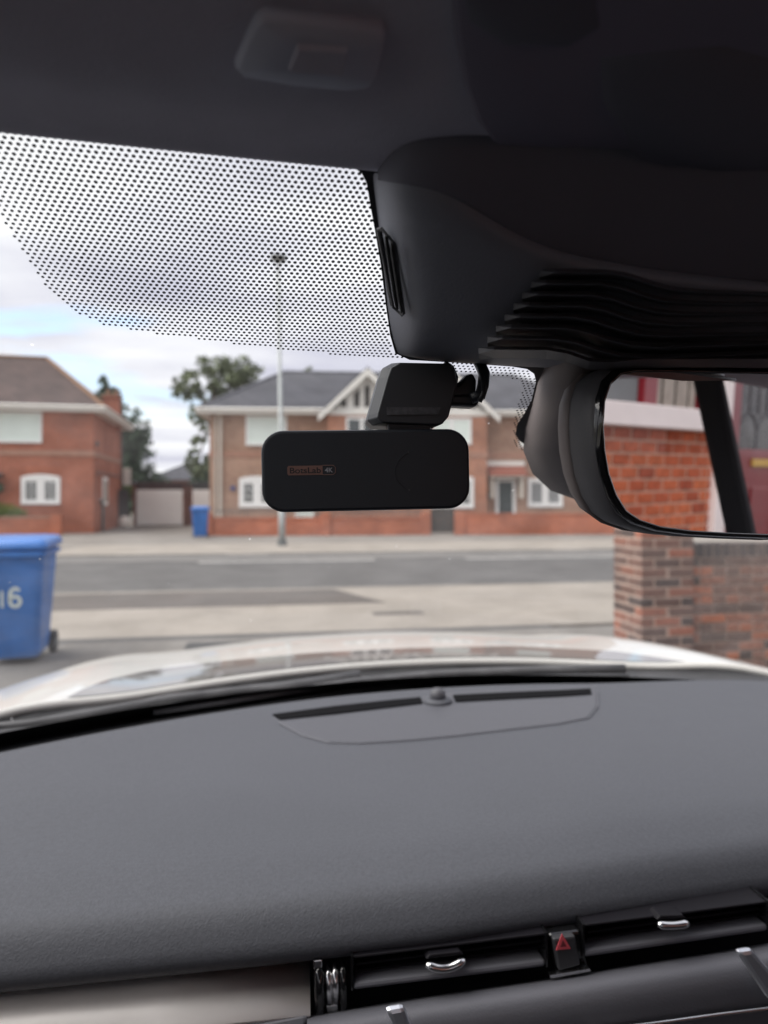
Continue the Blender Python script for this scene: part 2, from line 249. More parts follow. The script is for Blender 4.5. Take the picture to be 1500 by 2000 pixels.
# ------------------------------------------------------------------ mesh + object helpers
def world_of(o):
    m = o.matrix_basis.copy() if False else Matrix.LocRotScale(o.location, o.rotation_euler, o.scale)
    if o.parent: m = world_of(o.parent) @ o.matrix_parent_inverse @ m
    return m
class MB:
    def __init__(s): s.v = []; s.f = []; s.mi = []; s.cur = 0
    def add(s, vs, fs):
        k = len(s.v); s.v += [tuple(v) for v in vs]; s.f += [tuple(i + k for i in f) for f in fs]; s.mi += [s.cur] * len(fs); return s
    def box(s, x0, x1, y0, y1, z0, z1):
        return s.add([(x0, y0, z0), (x1, y0, z0), (x1, y1, z0), (x0, y1, z0), (x0, y0, z1), (x1, y0, z1), (x1, y1, z1), (x0, y1, z1)],
                     [(0, 3, 2, 1), (4, 5, 6, 7), (0, 1, 5, 4), (1, 2, 6, 5), (2, 3, 7, 6), (3, 0, 4, 7)])
    def prism(s, pts, d):
        n = len(pts); d = Vector(d); a = [Vector(p) for p in pts]; b = [p + d for p in a]
        return s.add(a + b, [tuple(range(n))[::-1], tuple(range(n, 2 * n))] + [(i, (i + 1) % n, n + (i + 1) % n, n + i) for i in range(n)])
    def loft(s, rings, caps=True, closed=True):
        n = len(rings[0]); vs = [p for r in rings for p in r]; fs = []
        for k in range(len(rings) - 1):
            for i in range(n if closed else n - 1):
                j = (i + 1) % n; fs.append((k * n + i, k * n + j, (k + 1) * n + j, (k + 1) * n + i))
        if caps: fs.append(tuple(range(n))[::-1]); fs.append(tuple(range((len(rings) - 1) * n, len(rings) * n)))
        return s.add(vs, fs)
    def grid(s, rows): return s.loft(rows, caps=False, closed=False)
    def tube(s, path, r, n=8, caps=True):
        path = [Vector(p) for p in path]; rs = r if isinstance(r, (list, tuple)) else [r] * len(path); rings = []; pu = None
        for i, p in enumerate(path):
            t = (path[min(i + 1, len(path) - 1)] - path[max(i - 1, 0)]).normalized()
            if pu is None: pu = t.orthogonal().normalized()
            else: pu = (pu - t * pu.dot(t)).normalized()
            q = t.cross(pu); rings.append([p + (pu * math.cos(2 * math.pi * k / n) + q * math.sin(2 * math.pi * k / n)) * rs[i] for k in range(n)])
        return s.loft(rings, caps)
    def lathe(s, o, ax, prof, n=16):
        o = Vector(o); ax = Vector(ax).normalized(); u = ax.orthogonal().normalized(); q = ax.cross(u)
        return s.loft([[o + ax * h + (u * math.cos(2 * math.pi * k / n) + q * math.sin(2 * math.pi * k / n)) * r for k in range(n)] for r, h in prof])
    def build(s, name, m, parent=None, smooth=False, bevel=0, segs=2, solid=0, subsurf=0, world=False, offset=-1, **props):
        me = bpy.data.meshes.new(name); me.from_pydata(s.v, [], s.f)
        for mm in (m if isinstance(m, (list, tuple)) else [m]): me.materials.append(MT[mm] if isinstance(mm, str) else mm)
        if max(s.mi or [0]): me.polygons.foreach_set('material_index', s.mi)
        if smooth: me.polygons.foreach_set('use_smooth', [True] * len(me.polygons))
        me.update(); o = bpy.data.objects.new(name, me); C.objects.link(o)
        if parent:
            o.parent = parent
            if world: o.matrix_parent_inverse = world_of(parent).inverted()
        if solid: md = o.modifiers.new('s', 'SOLIDIFY'); md.thickness = solid; md.offset = offset
        if subsurf: md = o.modifiers.new('u', 'SUBSURF'); md.levels = md.render_levels = subsurf
        if bevel: md = o.modifiers.new('b', 'BEVEL'); md.width = bevel; md.segments = segs; md.limit_method = 'ANGLE'; md.angle_limit = R(40)
        for k, v in props.items(): o[k] = v
        return o
def box(name, m, parent, x0, x1, y0, y1, z0, z1, **k): return MB().box(x0, x1, y0, y1, z0, z1).build(name, m, parent, **k)
def thing(name, label, cat, loc=(0, 0, 0), rz=0, group=None):
    o = bpy.data.objects.new(name, None); C.objects.link(o); o.location = loc; o.rotation_euler = (0, 0, rz); o.empty_display_size = 0.1
    o['label'] = label; o['category'] = cat
    if group: o['group'] = group
    return o
def share(name, me, parent, loc, rot=(0, 0, 0), scale=(1, 1, 1)):
    o = bpy.data.objects.new(name, me); C.objects.link(o); o.parent = parent; o.location = loc; o.rotation_euler = rot; o.scale = scale; return o
def copy_tree(o, parent=None):
    c = o.copy(); C.objects.link(c); c.parent = parent
    for ch in [x for x in bpy.data.objects if x.parent == o]: copy_tree(ch, c)
    return c
def text_mesh(s, size, ext=0.0002, bold=0.0):
    cu = bpy.data.curves.new('t', 'FONT'); cu.body = s; cu.size = size; cu.extrude = ext; cu.offset = bold; cu.align_x = 'CENTER'; cu.align_y = 'CENTER'
    o = bpy.data.objects.new('t', cu); C.objects.link(o); dg = bpy.context.evaluated_depsgraph_get(); me = bpy.data.meshes.new_from_object(o.evaluated_get(dg)); bpy.data.objects.remove(o); return me
def rrect(wd, ht, r, n=6):
    pts = []
    for cx, cy_, a0 in ((wd / 2 - r, ht / 2 - r, 0), (-wd / 2 + r, ht / 2 - r, 90), (-wd / 2 + r, -ht / 2 + r, 180), (wd / 2 - r, -ht / 2 + r, 270)):
        for k in range(n + 1):
            a = R(a0 + 90 * k / n); pts.append((cx + r * math.cos(a), cy_ + r * math.sin(a)))
    return pts

# ================================================================== GROUND, ROAD, PAVEMENTS
ST = dict(kind='structure')
box('ground', 'earth', None, -600, 600, -300, 900, -0.6, -0.30, **ST)
ROAD0, ROAD1 = 10.9, 17.5
box('road', 'asphalt', None, -200, 200, ROAD0, ROAD1, -0.35, -0.012, **ST)
road = bpy.data.objects['road']
box('parking_bay', 'asphalt_worn', road, -200, 200, 15.9, ROAD1, -0.011, -0.006, **ST)
for i, x in enumerate([-26, -20, -14.2, -8.2, -1.6 + 0.3, 4.6, 10.6, 16.6]):
    box('road_marking', 'marking', road, x - 0.1, x + 3.7, 15.45, 15.78, -0.011, -0.007)
box('near_pavement', 'pavement', None, -200, 200, 7.25, 10.72, -0.35, 0.0, **ST)
npv = bpy.data.objects['near_pavement']
mb = MB().prism([(-60, 9.12, 0.0), (1.55, 9.12, 0.0), (1.0, 10.6, 0.0), (-60, 10.6, 0.0)], (0, 0, 0.004)); mb.build('tarmac_patch', 'tarmac_patch', npv)
box('utility_cover', 'tarmac_patch', npv, 1.25, 1.85, 8.15, 8.36, 0.0, 0.004)
for i in range(60):
    x = -28 + i * 0.92; box('kerb_stone', 'kerb', npv, x, x + 0.905, 10.72, 10.86, -0.3, 0.006 if i % 7 else 0.002, bevel=0.01)
box('edging', 'asphalt', None, -30, 3.0, 7.08, 7.25, -0.35, -0.001, **ST)
box('driveway', 'driveway', None, -14, 30, -14, 7.08, -0.35, -0.004, **ST)
dv_ = bpy.data.objects['driveway']
mb = MB().box(-0.72, -0.12, 6.45, 6.88, -0.004, 0.004); mb.build('drain_cover', 'iron', dv_)
mb = MB().prism([(-9, 4.9, -0.004), (-1.2, 4.9, -0.004), (-0.9, 6.2, -0.004), (-9, 6.0, -0.004)], (0, 0, 0.003)); mb.build('tarmac_patch', 'asphalt_worn', dv_)
box('far_pavement', 'pavement', None, -200, 200, 17.66, 21.6, -0.35, 0.0, **ST)
box('far_verge', 'pavement_grey', None, -200, 200, 21.6, 28.0, -0.35, -0.004, **ST)
box('back_yard', 'pavement_grey', None, -60, 60, 28.0, 60.0, -0.35, -0.02, **ST)
fpv = bpy.data.objects['far_pavement']
for i in range(64):
    x = -34 + i * 0.92; box('kerb_stone', 'kerb', fpv, x, x + 0.905, 17.52, 17.66, -0.3, 0.02 if i % 9 else 0.01, bevel=0.01)
mb = MB().prism([(-13, 19.3, 0), (-5.5, 19.3, 0), (-5.0, 21.2, 0), (-14, 21.2, 0)], (0, 0, 0.004)); mb.build('tarmac_patch', 'pavement_grey', fpv)

# ================================================================== helpers for houses
def win(parent, u0, u1, z0, z1, v, fr=0.07, cols=2, rows=2, lights=2, frame='upvc', glass='far_glass', arch=False, proud=0.04, blindy=False):
    """window part > frame, pane, glazing_bar; faces -v"""
    o = thing_part('window', parent)
    mb = MB()
    mb.box(u0, u1, v - proud, v + 0.06, z1 - fr, z1); mb.box(u0, u1, v - proud - 0.03, v + 0.06, z0, z0 + fr)
    mb.box(u0, u0 + fr, v - proud, v + 0.06, z0 + fr, z1 - fr); mb.box(u1 - fr, u1, v - proud, v + 0.06, z0 + fr, z1 - fr)
    if arch:
        n = 8; pts = [(u0, 0, z1)] + [(u0 + (u1 - u0) * k / n, 0, z1 + 0.11 * math.sin(math.pi * k / n) ** 0.7) for k in range(1, n)] + [(u1, 0, z1)]
        mb.prism([(p[0], v - proud, p[2]) for p in pts], (0, proud + 0.06, 0))
    mw = (u1 - u0 - 2 * fr)
    for k in range(1, lights):
        c = u0 + fr + mw * k / lights; mb.box(c - fr * 0.8, c + fr * 0.8, v - proud + 0.004, v + 0.06, z0 + fr, z1 - fr)
    o2 = mb.build('frame', frame, o, bevel=0.006)
    for k in range(lights):
        a = u0 + fr + mw * k / lights + (fr * 0.8 if k else 0); b = u0 + fr + mw * (k + 1) / lights - (fr * 0.8 if k < lights - 1 else 0)
        box('pane', glass, o, a, b, v - 0.005, v + 0.02, z0 + fr, z1 - fr)
        if cols > 1 or rows > 1:
            g = MB()
            g.box(a, a + 0.05, v - proud + 0.01, v - 0.005, z0 + fr, z1 - fr); g.box(b - 0.05, b, v - proud + 0.01, v - 0.005, z0 + fr, z1 - fr)
            g.box(a + .05, b - .05, v - proud + 0.01, v - 0.005, z1 - fr - .05, z1 - fr); g.box(a + .05, b - .05, v - proud + 0.01, v - 0.005, z0 + fr, z0 + fr + .05)
            for i in range(1, cols):
                c = a + (b - a) * i / cols; g.box(c - 0.014, c + 0.014, v - 0.028, v - 0.006, z0 + fr + .05, z1 - fr - .05)
            for j in range(1, rows):
                c = z0 + fr + (z1 - z0 - 2 * fr) * j / rows; g.box(a + .05, b - .05, v - 0.026, v - 0.0065, c - 0.012, c + 0.012)
            g.build('glazing_bar', frame, o)
    return o
def thing_part(name, parent):
    o = bpy.data.objects.new(name, None); C.objects.link(o); o.parent = parent; o.empty_display_size = 0.1; return o
def hip_roof(parent, u0, u1, v0, v1, z0, z1, ru0, ru1, rv, m, ridge_m, name='roof', oh=0.45):
    a = [(u0 - oh, v0 - oh, z0), (u1 + oh, v0 - oh, z0), (u1 + oh, v1 + oh, z0), (u0 - oh, v1 + oh, z0), (ru0, rv, z1), (ru1, rv, z1)]
    mb = MB().add(a, [(0, 1, 5, 4), (1, 2, 5), (2, 3, 4, 5), (3, 0, 4), (3, 2, 1, 0)])
    o = mb.build(name, m, parent)
    r = MB(); 
    for p, q in ((4, 5), (0, 4), (1, 5), (2, 5), (3, 4)): r.tube([Vector(a[p]), Vector(a[q])], 0.08, 6)
    r.build('ridge_tile', ridge_m, o)
    return o
def fascia(parent, u0, u1, v0, v1, z0, m='white_paint', oh=0.45, name='fascia'):
    mb = MB(); t = 0.03
    a, b, c, d = u0 - oh - t, u1 + oh + t, v0 - oh - t, v1 + oh + t
    mb.box(a, b, c, c + t, z0 - 0.2, z0 + 0.02); mb.box(a, b, d - t, d, z0 - 0.2, z0 + 0.02); mb.box(a, a + t, c + t, d - t, z0 - 0.2, z0 + 0.02); mb.box(b - t, b, c + t, d - t, z0 - 0.2, z0 + 0.02)
    o = mb.build(name, m, parent)
    box('soffit', m, parent, a + t, b - t, c + t, d - t, z0 - 0.19, z0 - 0.15)
    g = MB().tube([(a - .02, c - 0.05, z0 - 0.03), (b + .02, c - 0.05, z0 - 0.03)], 0.055, 8).tube([(b + 0.05, c, z0 - 0.03), (b + 0.05, d, z0 - 0.03)], 0.055, 8)
    g.build('gutter', m, parent)
    return o

# ------------------------------------------------------------------ LEFT RED HOUSE
AL = R(12.0)
hA = thing('brick_house', 'red brick detached-looking house with brown hipped roof and pale blind upstairs, left of the garages', 'house', Wc(-11.45, 28.0), AL - YAW)
EZ = 4.93
box('wall', 'brick_red', hA, -9.0, 0, 0, 7.2, -0.1, EZ - 0.15)
MB().box(-9.03, 0.03, -0.03, 7.2, 3.02, 3.22).build('string_course', 'brick_band', hA)
hip_roof(hA, -9.0, 0, 0, 7.2, EZ, 7.45, -5.8, -2.55, 3.5, 'roof_brown', 'ridge')
fascia(hA, -9.0, 0, 0, 7.2, EZ)
win(hA, -3.50, -1.88, 3.50, 4.70, 0, 0.09, 1, 1, 1, glass='blind')
win(hA, -2.64, -1.22, 1.12, 2.18, 0, 0.13, 2, 4, 2, arch=True)
mb = MB(); [mb.box(-2.75 + k * 0.085, -2.675 + k * 0.085, -0.02, 0.02, 2.31 + 0.05 * math.sin(math.pi * k / 19), 2.52 + 0.05 * math.sin(math.pi * k / 19)) for k in range(19)]
mb.build('brick_arch', 'brick_orange', hA)
# side wall features (face +u)
sw = thing_part('side_window', hA); box('frame', 'upvc', sw, 0, 0.05, 1.9, 3.0, 1.05, 2.25, bevel=0.01); box('pane', 'curtain', sw, 0.05, 0.056, 2.05, 2.85, 1.2, 2.12)
MB().tube([(0.07, 6.9, 0), (0.07, 6.9, EZ - 0.4)], 0.05).tube([(0.07, 0.3, 2.3), (0.07, 0.5, 2.4), (0.07, 6.6, 2.4)], 0.025).build('drainpipe', 'steel_dark', hA)
MB().tube([(0.08, 1.6, 0.0), (0.08, 1.6, 1.0), (0.08, 1.2, 1.3)], 0.06).build('waste_pipe', 'steel_dark', hA)
MB().lathe((0.0, 0.5, 3.55), (1, 0, 0), [(0.10, 0), (0.10, 0.08), (0.05, 0.10)], 12).build('extractor_cover', 'steel_dark', hA)
ch = MB().box(0.55 - 1.1, 0.15 , 5.2, 6.0, 4.6, 6.05).box(-0.6, 0.2, 5.15, 6.05, 6.05, 6.15).build('chimney', 'brick_red', hA)
MB().lathe((-0.35, 5.6, 6.15), (0, 0, 1), [(0.11, 0), (0.09, 0.32)], 10).lathe((0.0, 5.6, 6.15), (0, 0, 1), [(0.11, 0), (0.09, 0.32)], 10).build('chimney_pot', 'ridge', ch)
dr = thing_part('porch', hA); box('door', 'dark_door', dr, -4.3, -3.45, -0.03, 0.02, 0.1, 2.15); MB().box(-4.5, -3.25, -0.5, 0, 2.2, 2.3).build('canopy', 'dark_door', dr)
MB().lathe((-3.4, -0.1, 1.75), (0, -1, 0), [(0.16, 0), (0.2, 0.05), (0.1, 0.2)], 12).build('hanging_basket', 'leaf_b', hA)
lw = thing('garden_wall', 'low red brick garden wall in front of the left house', 'wall', Wc(-13.2, 26.2), AL - YAW)
box('wall', 'brick_orange', lw, -6, 0.85, 0, 0.22, 0, 0.62); box('coping', 'brick_band', lw, -6, 0.9, -0.03, 0.25, 0.62, 0.68); box('end_pier', 'brick_orange', lw, 0.85, 1.2, -0.06, 0.28, 0, 0.75)

# ------------------------------------------------------------------ RIGHT SEMI-DETACHED PAIR
BA = R(4.5) - YAW
hB = thing('semi_detached_houses', 'tan brick semi-detached pair with grey hipped roof and white timbered twin gables', 'house', Wc(-7.05, 28.7), BA)
EB = 4.95; LEN = 16.3
box('wall', 'brick_tan', hB, 0, LEN, 0, 8.2, -0.1, EB - 0.15)
MB().box(-0.03, 4.75, -0.035, 0.5, 3.02, 3.24).build('string_course', 'brick_band', hB); MB().box(11.25, LEN + 0.03, -0.035, 0.5, 3.02, 3.24).build('string_course', 'brick_band', hB)
hip_roof(hB, 0, LEN, 0, 8.2, EB, 7.22, 2.75, LEN - 2.75, 4.1, 'roof_grey', 'ridge_grey')
fascia(hB, 0, LEN, 0, 8.2, EB)
MB().tube([(0.45, -0.1, 0.2), (0.45, -0.1, 4.55), (0.45, -0.45, 4.8)], 0.055).tube([(0.25, -0.06, 0.2), (0.25, -0.06, 4.7)], 0.04).build('drainpipe', 'cream', hB)
# projecting bays + gables
def gable(c, hw, zt, bay0, bay1):
    p = thing_part('gable', hB); v = -0.55
    box('bay_wall', 'brick_bay', p, bay0, bay1, v, 0.0, -0.1, 4.72)
    MB().box(bay0 - 0.02, bay1 + 0.02, v - 0.03, v, 3.02, 3.24).build('string_course', 'brick_band', p)
    z0 = 4.75
    MB().prism([(c - hw + 0.25, v, z0), (c + hw - 0.25, v, z0), (c, v, zt - 0.15)], (0, 0.4, 0)).build('gable_panel', 'white_paint', p)
    # roof planes
    r = MB(); v1 = 3.4
    for s in (-1, 1):
        e = (c + s * (hw + 0.1), z0 - 0.02); r.prism([(c, v - 0.30, zt + 0.05), (e[0], v - 0.30, e[1]), (e[0], v1 * 0.15, e[1]), (c, v1, zt + 0.05)], (0, 0, 0.07))
    r.build('gable_roof', 'roof_grey', p)
    for s in (-1, 1):
        a = Vector((c, v - 0.33, zt + 0.06)); b = Vector((c + s * (hw + 0.22), v - 0.33, z0 - 0.10)); 
        MB().prism([a, b, b - Vector((0, 0, 0.24)), a - Vector((0, 0, 0.30))], (0, 0.05, 0)).build('bargeboard', 'white_paint', p)
    MB().box(c - hw + 0.2, c + hw - 0.2, v - 0.05, v - 0.002, z0 - 0.04, z0 + 0.14).build('tie_beam', 'white_paint', p)
    for dx, h in ((-0.95, 0.42), (-0.42, 0.85), (0.0, 1.05), (0.42, 0.85), (0.95, 0.42)):
        sl = -1 if dx < 0 else 1
        w_ = 0.12
        if dx == 0: continue
        MB().prism([(c + dx - w_, v - 0.02, z0 + 0.28), (c + dx + w_, v - 0.02, z0 + 0.28), (c + dx + w_, v - 0.02, z0 + 0.2 + h * (1.0 if dx < 0 else 0.72)), (c + dx - w_, v - 0.02, z0 + 0.2 + h * (0.72 if dx < 0 else 1.0))], (0, 0.018, 0)).build('timber_panel', 'timber', p)
    MB().prism([(c - 0.13, v - .02, z0 + .28), (c + 0.13, v - .02, z0 + .28), (c + 0.11, v - .02, z0 + 1.1), (c, v - .02, z0 + 1.2), (c - 0.11, v - .02, z0 + 1.1)], (0, 0.018, 0)).build('timber_panel', 'timber', p)
    return p
gable(6.35, 1.75, 6.5, 4.75, 7.98)
gable(9.75, 1.75, 6.5, 8.0, 11.25)
win(hB, 1.45, 3.10, 3.50, 4.72, 0, 0.09, 1, 1, 1, glass='blind')
win(hB, 1.18, 2.65, 0.98, 2.15, 0, 0.16, 2, 3, 2, arch=True)
win(hB, 5.50, 7.30, 3.55, 4.62, -0.55, 0.09, 1, 1, 3, arch=False)
win(hB, 9.0, 10.6, 3.55, 4.62, -0.55, 0.09, 1, 1, 2, glass='blind')
win(hB, 5.2, 7.3, 0.95, 2.2, -0.55, 0.12, 2, 3, 3, arch=True)
win(hB, 8.9, 10.7, 0.95, 2.2, -0.55, 0.12, 2, 3, 3, arch=True)
win(hB, 3.45, 4.2, 0.3, 1.1, -0.02, 0.08, 1, 1, 1, glass='blind')
win(hB, 12.75, 14.3, 3.50, 4.72, 0, 0.09, 1, 1, 1, glass='blind')
win(hB, 13.1, 14.6, 0.98, 2.2, 0, 0.13, 2, 1, 2, glass='grey_blind')
dp = thing_part('front_door', hB)
box('door_leaf', 'dark_door', dp, 11.85, 12.45, -0.05, 0.02, 0.1, 2.05); MB().box(11.72, 11.85, -0.08, 0.02, 0.1, 2.15).box(12.45, 12.58, -0.08, 0.02, 0.1, 2.15).box(11.72, 12.58, -0.08, 0.02, 2.05, 2.17).build('door_frame', 'upvc', dp)
MB().box(11.45, 11.6, -0.35, 0.0, 1.35, 2.25).box(12.7, 12.85, -0.35, 0, 1.35, 2.25).box(11.4, 12.9, -0.5, 0, 2.2, 2.32).build('canopy_bracket', 'cream', dp)
MB().prism([(11.35, 0, 2.78), (12.95, 0, 2.78), (12.95, -0.55, 2.33), (11.35, -0.55, 2.33)], (0, 0, -0.05)).build('canopy_tile', 'red_tile', dp)
box('canopy_top', 'white_paint', dp, 11.35, 12.95, -0.08, 0.0, 2.68, 2.90); box('letterbox', 'steel_dark', dp, 12.05, 12.3, -0.06, -0.05, 1.0, 1.06)
box('alarm_box', mat('alarm_blue', (0.04, 0.06, 0.2), 0.5), hB, 0.85, 1.02, -0.06, 0, 1.68, 1.85)
box('gate_meter', 'steel_dark', hB, 11.3, 11.5, -0.12, 0, 1.35, 1.6)
# front wall of the pair
fwl = thing('garden_wall', 'long low orange brick wall in front of the timbered gables', 'wall', Wc(-6.2, 25.6), BA)
box('wall', 'brick_orange', fwl, 0.0, 7.6, 0, 0.22, 0, 0.60); box('coping', 'brick_orange', fwl, 0.0, 7.6, -0.025, 0.245, 0.60, 0.66)
box('wall', 'brick_orange', fwl, 9.2, 22, 0, 0.22, 0, 0.74); box('coping', 'brick_orange', fwl, 9.2, 22, -0.025, 0.245, 0.74, 0.80)
for u in (-0.35, 3.9, 7.6, 8.85): box('pier', 'brick_orange', fwl, u, u + 0.35, -0.07, 0.29, 0, 0.82, bevel=0.01)
def iron_panel(parent, a, b, z0, z1, y=0.1):
    mb = MB().box(a, b, y, y + 0.02, z1 - 0.05, z1 - 0.02)
    n = int((b - a) / 0.14)
    for k in range(n + 1): x = a + (b - a) * k / n; mb.box(x - 0.008, x + 0.008, y, y + 0.016, z0, z1)
    return mb.build('railing', 'steel_dark', parent)
iron_panel(fwl, 0.05, 3.9, 0.66, 0.95); iron_panel(fwl, 4.3, 7.6, 0.66, 0.95)
gt = thing('garden_gate', 'dark boarded gate in the gap of the orange brick wall', 'gate', fwl.matrix_basis @ Vector((0, 0, 0)), BA)
gt.location = Wc(-6.2, 25.6) + Matrix.Rotation(BA, 3, 'Z') @ Vector((7.98, 0.1, 0))
for k in range(6): box('board', 'timber', gt, k * 0.145, k * 0.145 + 0.135, 0, 0.03, 0.08, 1.0)
box('rail', 'timber', gt, 0, 0.86, 0.03, 0.06, 0.25, 0.33); box('rail', 'timber', gt, 0, 0.86, 0.03, 0.06, 0.75, 0.83)

# ------------------------------------------------------------------ GARAGES
GA = R(5) - YAW
gg = Wc(-12.35, 34.9)
def garage(off, wdt, label, roof):
    loc = gg + Matrix.Rotation(GA, 3, 'Z') @ Vector((off, 0, 0)); g = thing('garage', label, 'garage', loc, GA, group='lock-up garages between the houses')
    t = 0.16
    MB().box(0, t, 0, 5, 0, 2.0).box(wdt - t, wdt, 0, 5, 0, 2.0).box(t, wdt - t, 4.8, 5, 0, 2.0).build('wall', 'brick_pink', g)
    box('door', 'garage_white', g, t + 0.03, wdt - t - 0.03, -0.03, 0.04, 0.03, 1.78, bevel=0.01)
    for k in range(1, 6): box('door_rib', 'garage_white', g, t + 0.1, wdt - t - 0.1, -0.042, -0.03, 0.03 + k * 0.28, 0.045 + k * 0.28)
    box('lintel', roof, g, t, wdt - t, 0.0, 0.15, 1.79, 2.0)
    box('roof', roof, g, -0.05, wdt + 0.05, -0.05, 5.1, 2.0, 2.14)
garage(0.0, 2.60, 'white door garage under brown fascia, beside the red house', mat('fascia_brown', (0.07, 0.035, 0.035), 0.7))
garage(2.70, 2.60, 'white door garage under black fascia, half hidden behind the far blue bin', 'iron')
sg = thing('side_gate', 'grey boarded side gate between the red house and garages', 'gate', Wc(-12.6, 34.0), GA)
for k in range(5): box('board', 'lead', sg, -0.45 + k * 0.16, -0.45 + k * 0.16 + 0.15, 0, 0.03, 0.1, 1.75)
box('rail', 'lead', sg, -0.45, 0.35, 0.03, 0.06, 0.4, 0.5); box('rail', 'lead', sg, -0.45, 0.35, 0.03, 0.06, 1.4, 1.5)
sb = thing('rubble_sack', 'white sack standing at the foot of the side gate', 'sack', Wc(-12.2, 33.4))
MB().lathe((0, 0, 0), (0, 0, 1), [(0.2, 0), (0.27, 0.1), (0.26, 0.3), (0.2, 0.45), (0.1, 0.52)], 12).build('sack_body', 'white_paint', sb, smooth=True)
sn = thing('wall_sign', 'small white sign board high beside the red house corner', 'sign', Wc(-12.75, 35.2))
box('sign_board', 'white_paint', sn, -0.2, 0.2, 0, 0.03, 2.0, 2.85); MB().tube([(0, 0.05, 0), (0, 0.05, 2.4)], 0.03).build('post', 'steel_dark', sn)

# ------------------------------------------------------------------ FAR HOUSE
FA = R(4) - YAW
hF = thing('distant_house', 'distant low brick house with grey hipped roof seen above the garages', 'house', Wc(-36.5, 110), FA)
box('wall', 'brick_pink', hF, 0, 16, 0, 9, 0, 4.2)
for k, (a, b) in enumerate(((1.2, 3.0), (6.2, 7.3), (9.2, 12.0), (13.0, 15.2))): win(hF, a, b, 2.6, 3.9, 0, 0.12, 1, 1, 2, glass='blind' if k % 2 else 'far_glass')
hip_roof(hF, 0, 16, 0, 9, 4.2, 7.0, 5.0, 11.5, 4.5, 'roof_grey', 'ridge_grey')
box('garden_fence', 'brick_pink', hF, -3, 18, -12, -11.8, 0, 2.2)

# ------------------------------------------------------------------ TREES + BUSHES
def blob_pts(c, r, n, rnd):
    out = []
    for _ in range(n):
        d = Vector((rnd.gauss(0, 1), rnd.gauss(0, 1), rnd.gauss(0, 1))).normalized(); k = rnd.random() ** 0.45
        out.append(Vector(c) + Vector((d.x * r[0], d.y * r[1], d.z * r[2])) * k)
    return out
def leaves(pts, size, rnd):
    mb = MB()
    for p in pts:
        a = Vector((rnd.gauss(0, 1), rnd.gauss(0, 1), rnd.gauss(0, 1))).normalized(); b = a.orthogonal().normalized(); b = Matrix.Rotation(rnd.random() * 6.28, 3, a) @ b; c = a.cross(b)
        s = size * (0.5 + rnd.random()); mb.add([p - b * s, p + c * s * 0.5, p + b * s, p - c * s * 0.5], [(0, 1, 2, 3)])
    return mb
def tree(loc, label, lumps, trunk_h, mt, size, dens, seed, tr=0.22, name='tree'):
    rnd = random.Random(seed); t = thing(name, label, 'tree', loc)
    tb = MB().tube([(0, 0, 0), (0.05, 0, trunk_h * 0.5), (0, 0, trunk_h)], [tr, tr * 0.8, tr * 0.55], 8)
    for (c, r) in lumps: tb.tube([(0, 0, trunk_h * 0.6), (c[0] * 0.5, c[1] * 0.5, (trunk_h + c[2]) * 0.48), c], [tr * 0.45, tr * 0.3, tr * 0.08], 6)
    tb.build('trunk', 'bark', t)
    pts = []
    for (c, r) in lumps:
        n = int(dens * r[0] * r[2])
        for q in blob_pts(c, r, max(4, n // 14), rnd): pts += blob_pts(q, (r[0] * 0.22, r[1] * 0.22, r[2] * 0.2), 14, rnd)
    leaves(pts, size, rnd).build('crown', mt, t)
    return t
tree(Wc(-15.2, 42), 'tall dark evergreen behind the right side of the red house', [((-1.3, 0, 7.7), (0.5, 0.5, 0.9)), ((0, 0, 5.0), (1.3, 1.3, 1.8)), ((0.1, 0, 3.2), (1.7, 1.6, 1.6)), ((-0.9, 0, 6.6), (0.9, 0.9, 1.3)), ((0.7, 0, 1.6), (1.9, 1.5, 1.4)), ((-1.2, 0, 4.5), (1.2, 1, 2.0))], 6, 'leaf_b', 0.14, 900, 3)
tree(Wc(-11.0, 46), 'big loose leafy tree rising behind the left end of the grey roof', [((-1.7, 0, 8.5), (1.1, 1.2, 1.0)), ((0.2, 0, 9.3), (1.7, 1.4, 1.3)), ((1.9, 0, 9.5), (1.3, 1.2, 1.1)), ((0.6, 0, 7.4), (1.8, 1.4, 1.1)), ((-0.9, 0, 6.6), (1.0, 1, 0.9)), ((-1.0, 0, 5.2), (0.6, .6, 0.5)), ((2.3, 0, 8.4), (0.9, .9, 0.9)), ((-1.0, 0, 3.6), (0.9, .9, 0.9))], 8.5, 'leaf_a', 0.15, 620, 5, 0.3)
tree(Wc(-5.0, 50), 'small tree tip poking above the grey ridge', [((0, 0, 9.9), (0.7, 0.7, 0.7)), ((0.2, 0, 8.6), (1.2, 1, 1.0))], 8, 'leaf_a', 0.14, 600, 6)
tree(Wc(-23.8, 95), 'rounded bush tree at the right end of the distant house', [((0, 0, 4.2), (2.2, 2, 2.6)), ((1, 0, 2.2), (2.6, 2, 2))], 3, 'leaf_b', 0.3, 220, 8)
tree(Wc(-35.5, 90), 'low dark trees left of the distant house', [((0, 0, 2.6), (3.2, 2, 2.2)), ((-3, 0, 4.2), (2.6, 2, 3.2))], 3, 'leaf_b', 0.3, 220, 9)
def bush(loc, label, lumps, mt, size, dens, seed):
    rnd = random.Random(seed); pts = []
    for (c, r) in lumps: pts += blob_pts(c, r, int(dens * r[0] * r[2]), rnd)
    t = thing('bush', label, 'bush', loc); leaves(pts, size, rnd).build('foliage', mt, t); MB().tube([(0, 0, 0), (0, 0, 0.5)], 0.04, 6).build('stem', 'bark', t)
bush(Wc(-14.6, 27.0), 'bright green rounded bush behind the left garden wall', [((0, 0, 0.75), (1.0, 0.5, 0.45)), ((-1.0, 0, 0.85), (0.9, 0.5, 0.6))], 'leaf_c', 0.06, 2500, 11)
